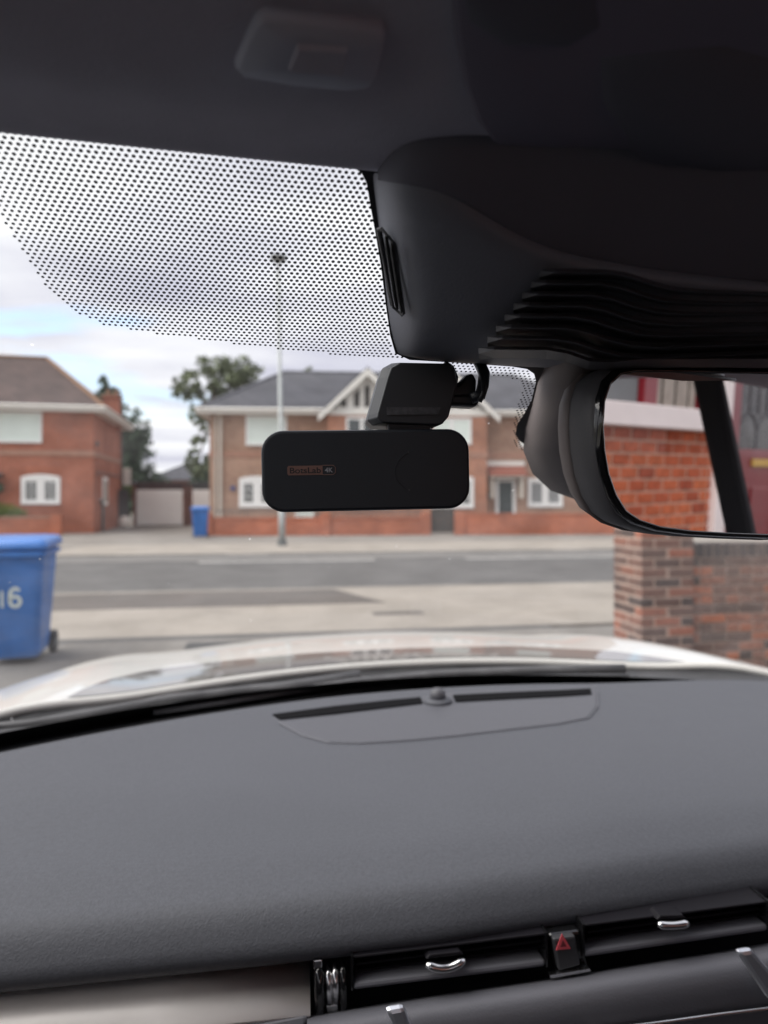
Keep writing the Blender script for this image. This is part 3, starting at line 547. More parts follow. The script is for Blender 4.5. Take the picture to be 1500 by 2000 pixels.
bush(Wc(-13.3, 35.5), 'yellow green shrub above the grey side gate', [((0.4, 0, 1.75), (0.4, 0.3, 0.35))], 'leaf_c', 0.06, 2500, 12)

# ------------------------------------------------------------------ LAMP POST
lp = thing('street_lamp', 'tall grey street lamp column on the far pavement', 'street lamp', Wc(-2.93, 20.4))
MB().tube([(0, 0, 0.0), (0, 0, 1.35)], 0.095, 16).build('base_column', 'galv', lp, smooth=True)
MB().tube([(0, 0, 1.35), (0, 0, 1.42), (-0.11, 0, 7.9)], [0.095, 0.062, 0.045], 16).build('pole', 'galv', lp, smooth=True)
MB().tube([(0, 0, 0), (0, 0, 0.16)], 0.14, 12).build('collar', 'steel_dark', lp)
MB().tube([(-0.11, 0, 7.88), (-0.11, -0.5, 7.95)], 0.035, 10).build('bracket', 'galv', lp)
MB().loft([[(-0.11 + x * 0.16, -0.42 - 0.45 * (y + 1) / 2 - 0.0, z) for x, y, z in ((-1, -1, 7.98), (1, -1, 7.98), (1, -1, 8.06), (-1, -1, 8.06))], [(-0.11 + x * 0.22, -0.75, z) for x, z in ((-1, 7.95), (1, 7.95), (1, 8.10), (-1, 8.10))], [(-0.11 + x * 0.14, -1.0, z) for x, z in ((-1, 7.97), (1, 7.97), (1, 8.04), (-1, 8.04))]]).build('lantern', 'steel_dark', lp, bevel=0.01)

# ------------------------------------------------------------------ WHEELIE BINS
def wheelie_bin(name_label, loc, rz):
    b = thing('wheelie_bin', name_label, 'wheelie bin', loc, rz, group='blue wheelie bins')
    # local: +x = hinge side, y across
    rings = []
    for z, hx0, hx1, hy in ((0.06, -0.21, 0.25, 0.20), (0.10, -0.22, 0.27, 0.215), (0.90, -0.335, 0.315, 0.268), (0.97, -0.345, 0.32, 0.275)):
        wd = hx1 - hx0; rings.append([((hx0 + hx1) / 2 + p[0], p[1], z) for p in rrect(wd, hy * 2, 0.055, 5)])
    MB().loft(rings).build('body', 'bin_blue', b, smooth=False, bevel=0.004)
    rm = MB().loft([[(-0.01 + p[0], p[1], z) for p in rrect(0.73, 0.59, 0.05, 5)] for z in (0.925, 0.965)]); rm.build('rim', 'bin_blue', b, bevel=0.006)
    lid = []
    for z, a, c in ((0.982, 0.76, 0.60), (1.0, 0.77, 0.61), (1.035, 0.76, 0.60), (1.062, 0.70, 0.54), (1.07, 0.58, 0.42)): lid.append([(0.0 + p[0] + (0.02 if z < 1.04 else 0.03), p[1], z + 0.018 * (p[0] + 0.4)) for p in rrect(a, c, 0.06, 5)])
    MB().loft(lid).build('lid', 'bin_lid', b, smooth=True)
    MB().tube([(0.44, -0.25, 0.985), (0.44, 0.25, 0.985)], 0.018, 10).build('handle', 'bin_blue', b, smooth=True)
    for s in (-1, 1): MB().box(0.33, 0.45, s * 0.2 - 0.02, s * 0.2 + 0.02, 0.955, 1.0).build('handle_bracket', 'bin_blue', b)
    for s in (-1, 1):
        wh = MB().lathe((0.30, s * 0.235 , 0.10), (0, 1, 0), [(0.06, -0.03), (0.10, -0.028), (0.10, 0.028), (0.06, 0.03)], 20).build('wheel', 'rubber', b, bevel=0.004)
        MB().lathe((0.30, s * 0.235, 0.10), (0, s, 0), [(0.05, 0.031), (0.04, 0.036)], 16).build('hub', 'steel_dark', wh)
    MB().tube([(0.30, -0.25, 0.10), (0.30, 0.25, 0.10)], 0.012, 8).build('axle', 'steel_dark', b)
    return b
bl = Wc(-3.09, 5.98)
b1 = wheelie_bin('near blue wheelie bin with number sticker, cut by the left edge of the photo', (bl.x, bl.y, -0.003), R(95.5)); b1.scale = (0.975, 0.975, 0.965)
def digit(path, wd):
    mb = MB(); P = [Vector((x, y)) for x, y in path]; L_, R_ = [], []
    for i, p in enumerate(P):
        t = (P[min(i + 1, len(P) - 1)] - P[max(i - 1, 0)]).normalized(); n = Vector((-t.y, t.x)) * wd / 2; L_.append(p + n); R_.append(p - n)
    f = lambda q, o: (-0.22 - 0.115 * (0.49 + q.y - 0.10) / 0.8 - o, -q.x, 0.49 + q.y)
    mb.loft([[f(l, 0.0005), f(l, 0.0016), f(r, 0.0016), f(r, 0.0005)] for l, r in zip(L_, R_)]); return mb
st = thing_part('number_sticker', b1)
digit([(-0.050, 0.150), (-0.050, 0.010)], 0.018).build('digit', 'sticker', st)
six = [(0.088, 0.158), (0.075, 0.178), (0.05, 0.185), (0.025, 0.17), (0.01, 0.135), (0.005, 0.095)] + [(0.05 + 0.045 * math.cos(R(a)), 0.055 + 0.05 * math.sin(R(a))) for a in range(170, 541, 20)]
digit([(x * 0.86 + 0.004, y * 0.86 + 0.012) for x, y in six], 0.026).build('digit', 'sticker', st)
b2l = Wc(-6.28, 24.3)
b2 = wheelie_bin('small-looking far blue wheelie bin at the end of the orange wall', (b2l.x, b2l.y, 0), R(92))

# ------------------------------------------------------------------ NEAR BRICK PILLAR AND WALL
def brick_me(l, h, d, m, name='brick'):
    mb = MB(); c = 0.004
    pts = lambda y, i: [(-l / 2 + i, y, -h / 2 + i), (l / 2 - i, y, -h / 2 + i), (l / 2 - i, y, h / 2 - i), (-l / 2 + i, y, h / 2 - i)]
    mb.loft([pts(-d / 2, c), pts(-d / 2 + c, 0), pts(d / 2 - c, 0), pts(d / 2, c)])
    me_ = bpy.data.meshes.new(name); me_.from_pydata(mb.v, [], mb.f); me_.materials.append(MT[m]); return me_
PX, PY = 2.82, 5.0        # near-left corner of the pillar
pil = thing('brick_pillar', 'square mottled brick pillar at the end of the near wall', 'pillar', (PX, PY, 0))
SZ = 0.44; H = 0.062; CH = 0.075; NC = 15
box('mortar_core', 'mortar', pil, 0.009, SZ - 0.009, 0.009, SZ - 0.009, -0.05, NC * CH)
full = brick_me(0.205, 0.058, 0.1025, 'brk_mix'); half = brick_me(0.1025, H, 0.1025, 'brk_mix')
fullw = brick_me(0.213, H, 0.1025, 'brk_wall'); halfw = brick_me(0.1025, H, 0.1025, 'brk_wall')
for k in range(NC):
    z = k * CH + H / 2 + 0.006
    for side in range(4):
        if (k + side) % 2 == 0: us = (0.1055, SZ - 0.1055)
        else: us = (SZ / 2,)
        for u in us:
            p = Vector((u - SZ / 2, -SZ / 2 + 0.05125, 0)); ang = side * math.pi / 2
            p.rotate(Matrix.Rotation(ang, 3, 'Z')); jit = (random.random() - 0.5) * 0.006
            share('brick', full, pil, (SZ / 2 + p.x, SZ / 2 + p.y, z + jit * 0.2), (0, 0, ang + jit))
nw = thing('brick_wall', 'weathered mottled brick wall running right from the near pillar', 'wall', (PX + SZ, PY + 0.09, 0))
WL = 2.7; NR = 12
box('mortar_core', 'mortar_wall', nw, 0, WL, 0.008, 0.207, -0.05, NR * CH + 0.09)
for k in range(NR):
    z = k * CH + H / 2 + 0.005; x = 0.003
    hdr = k % 3 == 1
    first = True
    while x < WL - 0.05:
        if hdr: l, m_ = 0.1025, halfw
        else:
            l, m_ = 0.213, fullw
            if first and k % 2: l, m_ = 0.1025, halfw
        first = False
        for yy in ((0.05125,) if True else ()):
            share('brick', m_, nw, (x + l / 2, yy, z + (random.random() - .5) * 0.002), (0, 0, (random.random() - .5) * 0.01))
        x += l + 0.012
cap = brick_me(0.065, 0.1025, 0.215, 'brk_grey')
x = 0.006
while x < WL - 0.03:
    share('coping_brick', cap, nw, (x + 0.0325, 0.1075, NR * CH + 0.05 + random.random() * 0.003)); x += 0.075

# ------------------------------------------------------------------ HOUSE BESIDE THE CAR (seen in the mirror)
HY = -2.05
hD = thing('red_door_house', 'red brick house with maroon front door, reflected in the rear-view mirror', 'house', (1.75, HY, 0))
# local x = world x - 1.75 ; the facade faces +y (towards the street)
OX = 1.75
def fb(name, m, parent, x0, x1, y0, y1, z0, z1, **k): return box(name, m, parent, x0 - OX, x1 - OX, y0, y1, z0, z1, **k)
SL0, SL1 = 1.525, 1.665
fb('wall', 'brick_red', hD, 1.75, 2.60, -0.35, 0.0, -0.1, 5.2)
fb('wall', 'brick_red', hD, 2.60, 6.60, -0.35, 0.0, 2.75, 5.2); fb('wall', 'brick_red', hD, 6.60, 10.5, -0.35, 0.0, -0.1, 5.2)
fb('mortar_bed', 'mortar_red', hD, 2.60, 4.74, -0.30, -0.007, -0.1, SL0)
BP, CHD = 0.19, 0.081
bm_ = brick_me(BP - 0.024, CHD - 0.016, 0.09, 'brk_red'); bh_ = brick_me(BP / 2 - 0.024, CHD - 0.016, 0.09, 'brk_red')
for k in range(18):
    z = SL0 - CHD * (k + 0.5); x = 2.62; first = k % 2
    while x < 4.72:
        l = BP / 2 if first else BP; m_ = bh_ if first else bm_; first = 0
        if x + l > 4.745: l = BP / 2; m_ = bh_
        share('brick', m_, hD, (x + l / 2 - OX, -0.045 + random.random() * 0.004, z), (0, 0, (random.random() - .5) * 0.012)); x += l
fb('window_sill', 'pink_sill', hD, 2.55, 4.70, -0.1, 0.09, SL0, SL1, bevel=0.008)
wD = thing_part('window', hD)
for a, b in ((2.60, 2.70), (3.22, 3.32), (3.90, 4.04), (4.58, 4.66)): fb('mullion', 'maroon', wD, a, b, -0.10, -0.02, SL1, 2.75)
fb('sash_rail', 'maroon', wD, 2.6, 4.66, -0.095, -0.025, 2.65, 2.75)
fb('pane', 'far_glass', wD, 2.70, 3.22, -0.085, -0.07, SL1, 2.65); fb('pane', 'far_glass', wD, 3.32, 3.90, -0.085, -0.07, SL1, 2.65)
fb('pane', 'far_glass', wD, 4.04, 4.58, -0.085, -0.07, SL1, 2.65)
fb('blind', 'grey_blind', wD, 3.45, 3.88, -0.066, -0.06, SL1 + 0.02, 2.6)
for k in range(6): fb('curtain', 'curtain', wD, 4.08 + k * 0.08, 4.14 + k * 0.08, -0.066 + 0.01 * (k % 2), -0.055 + 0.01 * (k % 2), SL1 + 0.01, 2.6)
fb('jamb', 'pink_sill', wD, 4.66, 4.70, -0.08, 0.01, SL1, 2.75)
fb('door_post', 'pink_sill', hD, 4.745, 4.895, -0.12, 0.05, -0.1, 2.75, bevel=0.01)
dD = thing_part('front_door', hD); dD['label'] = 'maroon panelled front door with arched glass and brass letterbox'
fb('door_frame', 'maroon', dD, 4.90, 5.10, -0.12, -0.05, -0.1, 2.75); fb('door_frame', 'maroon', dD, 6.10, 6.20, -0.12, -0.05, -0.1, 2.75)
fb('door_leaf', 'maroon', dD, 5.10, 6.10, -0.16, -0.115, 0.15, 1.42); fb('door_stile', 'maroon', dD, 5.10, 5.34, -0.16, -0.115, 1.42, 2.3); fb('door_stile', 'maroon', dD, 6.0, 6.10, -0.16, -0.115, 1.42, 2.3)
fb('door_glass', mat('leaded', (0.05, 0.045, 0.045), 0.15, noise=0.6, nscale=9), dD, 5.34, 6.0, -0.15, -0.13, 1.42, 2.3)
fb('top_rail', 'maroon', dD, 5.10, 5.98, -0.16, -0.115, 2.3, 2.6)
fb('letterbox', 'brass', dD, 5.56, 5.92, -0.115, -0.10, 1.285, 1.345, bevel=0.004)
for a, b in ((5.20, 5.50), (5.58, 5.88)): fb('door_panel', 'maroon', dD, a, b, -0.115, -0.103, 0.3, 1.12, bevel=0.01)
lead = MB()
for cx in (5.50, 5.80):
    pts = [Vector((cx - OX + 0.15 * math.cos(R(a)), -0.126, 1.50 + 0.2 * math.sin(R(a)))) for a in range(0, 181, 15)]; lead.tube([pts[0] - Vector((0, 0, 0.08))] + pts + [pts[-1] - Vector((0, 0, 0.08))], 0.006, 6)
for x in (5.50, 5.65, 5.80): lead.tube([(x - OX, -0.126, 1.70), (x - OX, -0.126, 2.3)], 0.006, 6)
lead.build('lead_came', 'lead', dD)
fb('step', 'kerb', hD, 4.9, 6.2, -0.1, 0.35, -0.01, 0.14)
fb('side_return', 'pink_sill', hD, 6.20, 6.60, -0.2, 0.0, -0.1, 2.75)
MB().add([(0 - .3, 0.35, 5.2), (9, 0.35, 5.2), (9, -8.5, 5.2), (-.3, -8.5, 5.2), (2.5, -4, 7.6), (9, -4, 7.6)], [(0, 1, 5, 4), (0, 4, 3), (3, 4, 5, 2), (1, 2, 5), (0, 3, 2, 1)]).build('roof', 'roof_brown', hD)
fb('gable_wall', 'brick_red', hD, 1.75, 10.5, -8, -0.36, -0.1, 5.15)

# ================================================================== THE CAR
XC = 0.25
car = thing('car', 'white car parked nose out on the driveway, seen from its front passenger seat', 'car', (XC, -0.3, 0))
def cb(mb, name, m, parent=None, **k): return mb.build(name, m, parent or car, world=True, **k)
T27 = 1.942
def Kc(z): return 0.10 + 0.45 * max(0, min(1.2, (1.49 - z) / 0.40))
def WS(delta=0.0): return lambda p: p.y + Kc(p.z) * (p.x - XC) ** 2 - 0.385 + delta * 2.2 - (1.437 - p.z) * T27
def ws(px, py, d=0.0): return hitF(px, py, WS(d), 0.08, 3.0)
def wsy(x, z, d=0.0): return 0.385 - d * 2.2 + (1.437 - z) * T27 - Kc(z) * (x - XC) ** 2
HW = 0.80
xs = lambda a, b, n: [a + (b - a) * i / n for i in range(n + 1)]
# windscreen
rows = []
for z in xs(1.515, 1.065, 14): rows.append([(x, wsy(x, z, -0.004), z) for x in xs(XC - HW + 0.0, XC + HW, 30)])
wsn = cb(MB().grid(rows), 'windscreen', 'windscreen', smooth=True)
# frit dots: black ceramic dots printed on the inner face of the glass
def inpoly(x, y, P):
    c = False; n = len(P)
    for i in range(n):
        x1, y1 = P[i]; x2, y2 = P[(i + 1) % n]
        if (y1 > y) != (y2 > y) and x < (x2 - x1) * (y - y1) / (y2 - y1) + x1: c = not c
    return c
def proj(p):
    v = Vector(p) - EYE; d = v.dot(fw); return CX + FPX * v.dot(rt) / d, CY - FPX * v.z / d
FR1 = [(-420, 225), (0, 256), (300, 284), (640, 318), (690, 330), (712, 352), (722, 400), (742, 520), (765, 690), (800, 702), (745, 702), (640, 692), (540, 682), (430, 669), (350, 658), (270, 648), (200, 634), (150, 612), (100, 572), (60, 510), (20, 448), (0, 415), (-60, 330), (-420, 300)]
FR1w = [(lambda q: (q.x, q.z))(ws(a, b)) for a, b in FR1]
FR2 = [(880, 706), (1000, 718), (1036, 728), (1044, 745), (1036, 780), (1020, 830), (1015, 868), (1035, 892), (1004, 870), (1000, 830), (1012, 785), (1022, 760), (1010, 742), (950, 732), (880, 726)]
FR2w = [(lambda q: (q.x, q.z))(ws(a, b)) for a, b in FR2]
def dots(polyw, pitch, r, name):
    mb = MB(); x0 = min(p[0] for p in polyw); x1 = max(p[0] for p in polyw); z0 = min(p[1] for p in polyw); z1 = max(p[1] for p in polyw)
    dz = pitch * 0.866 * math.sin(R(27.2)); nz = int((z1 - z0) / dz) + 1; nx = int((x1 - x0) / pitch) + 1; cnt = 0
    du = Vector((0, math.cos(R(27.2)), -math.sin(R(27.2))))
    for j in range(nz):
        for i in range(nx):
            x = x0 + (i + 0.5 * (j % 2)) * pitch; z = z0 + j * dz
            if inpoly(x, z, polyw):
                # shrink dots near the free (lower) border
                e = min(1, min(((x - a) ** 2 + ((z - b) / 0.457) ** 2) ** 0.5 for a, b in free) / 0.02) if free else 1
                rr = r * (0.86 + 0.14 * e); p = Vector((x, wsy(x, z, 0.0006), z))
                mb.add([p + Vector((rr * math.cos(R(a)), 0, 0)) + du * rr * math.sin(R(a)) for a in range(0, 360, 45)], [tuple(range(8))]); cnt += 1
    return mb.build(name, 'frit', wsn, world=True, kind='stuff')
free = []
fp = FR1w[10:23]
for i in range(len(fp) - 1):
    for k in range(6): free.append((fp[i][0] + (fp[i + 1][0] - fp[i][0]) * k / 6, fp[i][1] + (fp[i + 1][1] - fp[i][1]) * k / 6))
dots(FR1w, 0.00262, 0.00083, 'frit_dots')
free = []
dots(FR2w, 0.0027, 0.00068, 'frit_dots')
# solid frit: along the top-centre behind the sensor cover and the strip beside the mirror stalk
def wpoly(pts, name, m='frit', d=0.0008, parent=None, **k):
    P = [ws(a, b, d) for a, b in pts]; n = len(P); c = sum(P, Vector()) / n
    rings = [[c + (p - c) * t for p in P] for t in (1, 0.66, 0.33)]
    for r_ in rings:
        for q in r_: q.y = wsy(q.x, q.z, d)
    mb = MB().loft(rings, caps=False); mb.f.append(tuple(range(2 * n, 3 * n))); mb.mi.append(0)
    return cb(mb, name, m, parent or wsn, **k)
FA_ = [(640, 317), (690, 327), (706, 338), (716, 358), (723, 400), (734, 460), (744, 520), (754, 600), (762, 655), (772, 690), (800, 703), (900, 709), (1000, 716), (1030, 721), (1043, 730), (1047, 745), (1038, 782), (1024, 808), (1010, 830), (1007, 848), (1014, 860), (1030, 872)]
FB_ = [(645, 285), (720, 290), (745, 310), (765, 345), (775, 390), (785, 450), (798, 520), (812, 580), (825, 620), (845, 645), (870, 655), (930, 665), (1010, 672), (1060, 676), (1090, 690), (1100, 745), (1090, 785), (1075, 812), (1060, 832), (1052, 848), (1052, 860), (1056, 872)]
cb(MB().grid([[ws(a + (c - a) * t, b + (d_ - b) * t, 0.001) for (a, b), (c, d_) in zip(FA_, FB_)] for t in (0, 0.25, 0.5, 0.75, 1)]), 'solid_frit', 'frit', wsn)
rim = []
for x in xs(XC - HW, XC + HW, 40): rim.append(x)
cb(MB().grid([[(x, wsy(x, 1.105 - 0.02, 0.001), 1.085) for x in rim], [(x, wsy(x, 1.055, 0.001), 1.055) for x in rim]]), 'edge_frit', 'frit', wsn)

# ---- dash
def yfar(x):
    u = x - 0.30
    return 0.985 - 0.50 * u * u
def zdash(x, y):
    yn = ynear(x); z = 1.090
    z += 0.010 * sm(0.45, 0.70, x) * sm(0.60, 0.75, y)         # binnacle shoulder on the driver's side
    z -= 0.006 * max(0.0, -(x - 0.1))
    t = (yn + 0.075 - y) / 0.075
    z -= 0.010 * sm(0, 1, t * 0.9) 
    t2 = max(0, (yn + 0.022 - y) / 0.022)
    z -= 0.022 * t2 * t2
    return z
def ynear(x): return 0.478 + 0.07 * max(0, x - 0.12) + 0.02 * max(0, -x)
DX = xs(-0.62, 1.06, 84)
rows = []
for k in range(41):
    t = k / 40; t = t if t < 0.8 else t
    row = []
    for x in DX:
        a, b = yfar(x), ynear(x); y = a + (b - a) * (1 - (1 - t) ** 1.35) ; row.append((x, y, zdash(x, y)))
    rows.append(row)
# undercut below the near edge
for dy, dz in ((0.001, -0.006), (0.006, -0.012), (0.02, -0.016), (0.06, -0.018)):
    rows.append([(x, ynear(x) + dy, zdash(x, ynear(x)) + dz) for x in DX])
dash = cb(MB().grid(rows), 'dashboard', 'dash', smooth=True)
def dz_(d=0.0): return lambda p: p.z - (zdash(p.x, p.y) + d)
def dh(px, py, d=0.0): return hitF(px, py, dz_(d), 0.2, 2.0)
def dpoly(pts, name, m, d, th=0.004, sub=0, **k):
    P = [dh(a, b, 0) for a, b in pts]; n = len(P); c = sum(P, Vector()) / n; rings = []
    for t in (1, 0.985, 0.7, 0.4, 0.1):
        ring = []
        for p in P:
            q = c + (p - c) * t; q.z = zdash(q.x, q.y) + (d if t < 0.999 else d - th); ring.append(q)
        rings.append(ring)
    return cb(MB().loft(rings), name, m, dash, **k)
GP = [(527, 1401), (600, 1388), (700, 1376), (820, 1364), (850, 1353), (900, 1352), (1000, 1348), (1100, 1342), (1160, 1340), (1168, 1352), (1168, 1380), (1150, 1402), (1090, 1414), (1000, 1424), (900, 1436), (800, 1446), (700, 1452), (640, 1450), (590, 1436), (545, 1412)]
dpoly(GP, 'speaker_grille', 'grille', 0.0006)
cb(MB().tube([dh(a, b, 0.0012) for a, b in [(p[0] + (0), p[1]) for p in GP[8:]]], 0.0006, 6), 'grille_edge', 'dash_pad', dash)
dpoly([(531, 1398), (650, 1382), (760, 1370), (822, 1364), (826, 1376), (760, 1384), (650, 1397), (546, 1408)], 'defrost_slot', 'slot_black', 0.0022, 0.001)
dpoly([(884, 1360), (1000, 1354), (1100, 1350), (1154, 1347), (1156, 1358), (1100, 1362), (1000, 1367), (890, 1373)], 'defrost_slot', 'slot_black', 0.0022, 0.001)
kp = dh(855, 1372, 0.0)
cb(MB().lathe(kp, (0, 0, 1), [(0.019, 0.0), (0.0185, 0.004), (0.012, 0.006)], 20), 'sensor_base', 'dash', dash, smooth=True)
cb(MB().lathe(kp, (0, 0, 1), [(0.0095, 0.004), (0.0108, 0.010), (0.0095, 0.0155), (0.006, 0.0185), (0.001, 0.0195)], 20), 'light_sensor', 'trim_dark', dash, smooth=True)
# dark gutter between the dashboard's far edge and the glass
cb(MB().grid([[(x, yfar(x) - 0.004, zdash(x, yfar(x)) - 0.004) for x in DX], [(x, yfar(x) + 0.03, 1.070) for x in DX], [(x, max(yfar(x), wsy(x, 1.06)) + 0.10, 1.050) for x in DX]]), 'scuttle_seal', 'matt_black')
# ---- cowl, bonnet
def yrear(x): u = x - 0.33; return 1.33 - 0.37 * u * u
def zb(x, y):
    u = x - XC; t = y - yrear(x); z = 1.052 - 0.03 * t - 0.12 * max(0, t) ** 2 - 0.055 * u * u
    z += 0.016 * math.exp(-((abs(u) - 0.62) / 0.10) ** 2)
    z -= 0.9 * max(0, abs(u) - 0.74) ** 1.6
    z -= 0.35 * max(0, t - 0.72) ** 1.5
    return z
cb(MB().grid([[(x, yrear(x) + t, zb(x, yrear(x) + t)) for x in xs(XC - 0.96, XC + 0.96, 72)] for t in [-0.012] + xs(0, 1.0, 36)]), 'bonnet', 'car_white', smooth=True, solid=0.012)
cb(MB().grid([[(x, yrear(x) - 0.006, zb(x, yrear(x)) - 0.012) for x in xs(XC - 0.8, XC + 0.8, 50)], [(x, yrear(x) - 0.03, 1.030) for x in xs(XC - 0.8, XC + 0.8, 50)], [(x, wsy(x, 1.07, -0.01) + 0.08, 1.035) for x in xs(XC - 0.8, XC + 0.8, 50)], [(x, wsy(x, 1.07, -0.01) + 0.01, 1.050) for x in xs(XC - 0.8, XC + 0.8, 50)]]), 'scuttle_panel', 'cowl', smooth=True)
tc_ = [(88, 1388), (150, 1353), (210, 1328), (300, 1309), (420, 1294), (600, 1277), (800, 1267), (1000, 1263), (1200, 1273), (1385, 1300)]  # upper outline of the painted house reflection
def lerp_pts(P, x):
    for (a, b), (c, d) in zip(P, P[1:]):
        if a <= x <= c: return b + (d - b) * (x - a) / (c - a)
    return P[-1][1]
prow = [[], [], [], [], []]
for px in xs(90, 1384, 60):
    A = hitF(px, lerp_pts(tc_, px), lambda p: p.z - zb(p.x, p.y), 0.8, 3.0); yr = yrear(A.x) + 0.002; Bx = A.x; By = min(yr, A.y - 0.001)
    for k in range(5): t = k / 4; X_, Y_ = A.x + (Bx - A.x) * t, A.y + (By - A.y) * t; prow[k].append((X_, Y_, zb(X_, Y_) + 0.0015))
cb(MB().grid(prow), 'bonnet_reflection', 'bonnet_reflect_brown', smooth=True)  # brown sheet laid over the white bonnet, coloured and cut as the houses' reflection
def wip(pts, name='wiper', r=0.008):
    P = [hitZ(a, b, 1.072) for a, b in pts]
    o = thing_part(name, car)
    for i, p in enumerate(P): p.y = min(p.y, yrear(p.x) - 0.03)
    cb(MB().tube(P, [r * (0.5 + 0.5 * i / (len(P) - 1)) for i in range(len(P))], 8), 'wiper_arm', 'wiper', o, smooth=True)
    Q = [p + Vector((0, -0.012, -0.012)) for p in P]; cb(MB().tube(Q, 0.005, 6), 'wiper_blade', 'rubber', o, smooth=True)
wip([(-150, 1432), (60, 1412), (200, 1388), (330, 1364), (440, 1352), (560, 1340), (700, 1318)])
wip([(300, 1392), (440, 1372), (560, 1352), (700, 1330), (860, 1316), (1000, 1310), (1120, 1307), (1220, 1306)])
# front of the car body (out of sight below the bonnet line)
cb(MB().grid([[(x, yrear(x) + 1.0, zb(x, yrear(x) + 1.0)) for x in xs(XC - 0.96, XC + 0.96, 30)], [(x, yrear(x) + 1.08, 0.62) for x in xs(XC - 0.96, XC + 0.96, 30)], [(x, yrear(x) + 1.05, 0.22) for x in xs(XC - 0.96, XC + 0.96, 30)]]), 'bumper', 'car_white', smooth=True)
for s in (-1, 1):
    X = XC + s * 0.955
    cb(MB().box(min(X, X - s * 0.05), max(X, X - s * 0.05), 0.75, 1.65, 0.3, 0.86), 'front_wing', 'car_white', bevel=0.02)
    for yy in (1.35, -1.45):
        wh = cb(MB().lathe((X - s * 0.10, yy, 0.345), (s, 0, 0), [(0.2, -0.1), (0.35, -0.09), (0.35, 0.09), (0.22, 0.1)], 28), 'wheel', 'rubber', smooth=False)
        cb(MB().lathe((X - s * 0.10, yy, 0.345), (s, 0, 0), [(0.21, 0.08), (0.2, 0.095), (0.06, 0.09)], 20), 'rim', 'chrome', wh)
cb(MB().box(XC - 0.9, XC + 0.9, -2.4, 1.3, 0.25, 0.32), 'floor_pan', 'trim_dark')
# ---- cabin shell
def roofz(y): return 1.50 + 0.085 * sm(0.27, 0.02, y) - 0.0
HLX = xs(XC - 0.845, XC + 0.845, 34)
def hl(x, y):
    u = x - XC
    ye = 0.272 - 0.10 * u * u
    if y >= ye: y = ye
    s_ = ye - y
    return 1.4855 - 0.004 * sm(0.0, 0.045, s_) + 0.014 * sm(0.045, 0.12, s_) + 0.055 * sm(0.12, 0.4, s_) - 0.04 * u * u * sm(0, 0.3, s_)
hrows = []
for s_ in [0, 0.006, 0.014, 0.024, 0.036, 0.046, 0.056, 0.07, 0.085, 0.10, 0.13, 0.18, 0.25, 0.35, 0.5, 0.8, 1.2, 1.7, 2.2]:
    hrows.append([(x, 0.272 - 0.10 * (x - XC) ** 2 - s_, hl(x, 0.272 - 0.10 * (x - XC) ** 2 - s_)) for x in HLX])
lip = [[(p[0], p[1] + 0.012, p[2] + 0.014) for p in hrows[0]], [(p[0], p[1] + 0.004, p[2] + 0.001) for p in hrows[0]]]
head = cb(MB().grid(lip + hrows), 'headlining', 'headliner', smooth=True)
cb(MB().grid([[(x, 0.262 - 0.1 * (x - XC) ** 2, 1.512) for x in HLX]] + [[(x, y, 1.66 - 0.05 * (x - XC) ** 2) for x in HLX] for y in (0.1, -0.4, -1.2, -2.1)] + [[(x, -2.5, 1.58) for x in HLX]]), 'roof_panel', 'car_white', smooth=True)
# blurred clip above the passenger's side
def hh(px, py, d=0.0): return hitF(px, py, lambda p: (hl(p.x, p.y) - d) - p.z, 0.06, 1.0)
def hpoly(pts, name, m, d, th=0.006, parent=None, **k):
    P = [hh(a, b) for a, b in pts]; c = sum(P, Vector()) / len(P); rings = []
    for t, dd in ((1.0, 0), (0.985, d * 0.7), (0.93, d), (0.4, d)):
        ring = []
        for p in P: q = c + (p - c) * t; q.z = hl(q.x, q.y) - dd; ring.append(q)
        rings.append(ring)
    return cb(MB().loft(rings), name, m, parent or car, **k)
ml = hpoly([(515, 12), (610, 22), (745, 36), (752, 60), (735, 130), (722, 150), (680, 154), (560, 142), (470, 126), (458, 112), (480, 60), (500, 20)], 'microphone_panel', mat('clip_grey', (0.52, 0.55, 0.66), 0.8), 0.004, parent=car, smooth=True)
hpoly([(580, 55), (680, 62), (672, 112), (562, 104)], 'microphone_insert', 'headliner', 0.0055, parent=ml)
hpoly([(880, -90), (882, 0), (890, 80), (906, 160), (932, 230), (975, 285), (1100, 308), (1300, 314), (1660, 318), (1660, -90)], 'overhead_console', 'console_mid', 0.002, parent=car, smooth=True)
# overhead console bulges towards the driver
def bulge(pts, depth, name='console_housing', m='console_dark', n=5):
    P = [hh(a, b) for a, b in pts]; c = sum(P, Vector()) / len(P); rings = []
    for k in range(n + 1):
        t = math.cos(math.pi / 2 * k / n * 0.92); dd = depth * math.sin(math.pi / 2 * k / n)
        rings.append([Vector(((c + (p - c) * t).x, (c + (p - c) * t).y, hl((c + (p - c) * t).x, (c + (p - c) * t).y) - dd)) for p in P])
    return cb(MB().loft(rings), name, m, smooth=True)
bulge([(880, -60), (1180, -80), (1200, 40), (1120, 85), (980, 80), (900, 30)], 0.004)
bulge([(1160, 90), (1420, 60), (1600, 120), (1600, 330), (1420, 360), (1230, 300), (1170, 190)], 0.006)

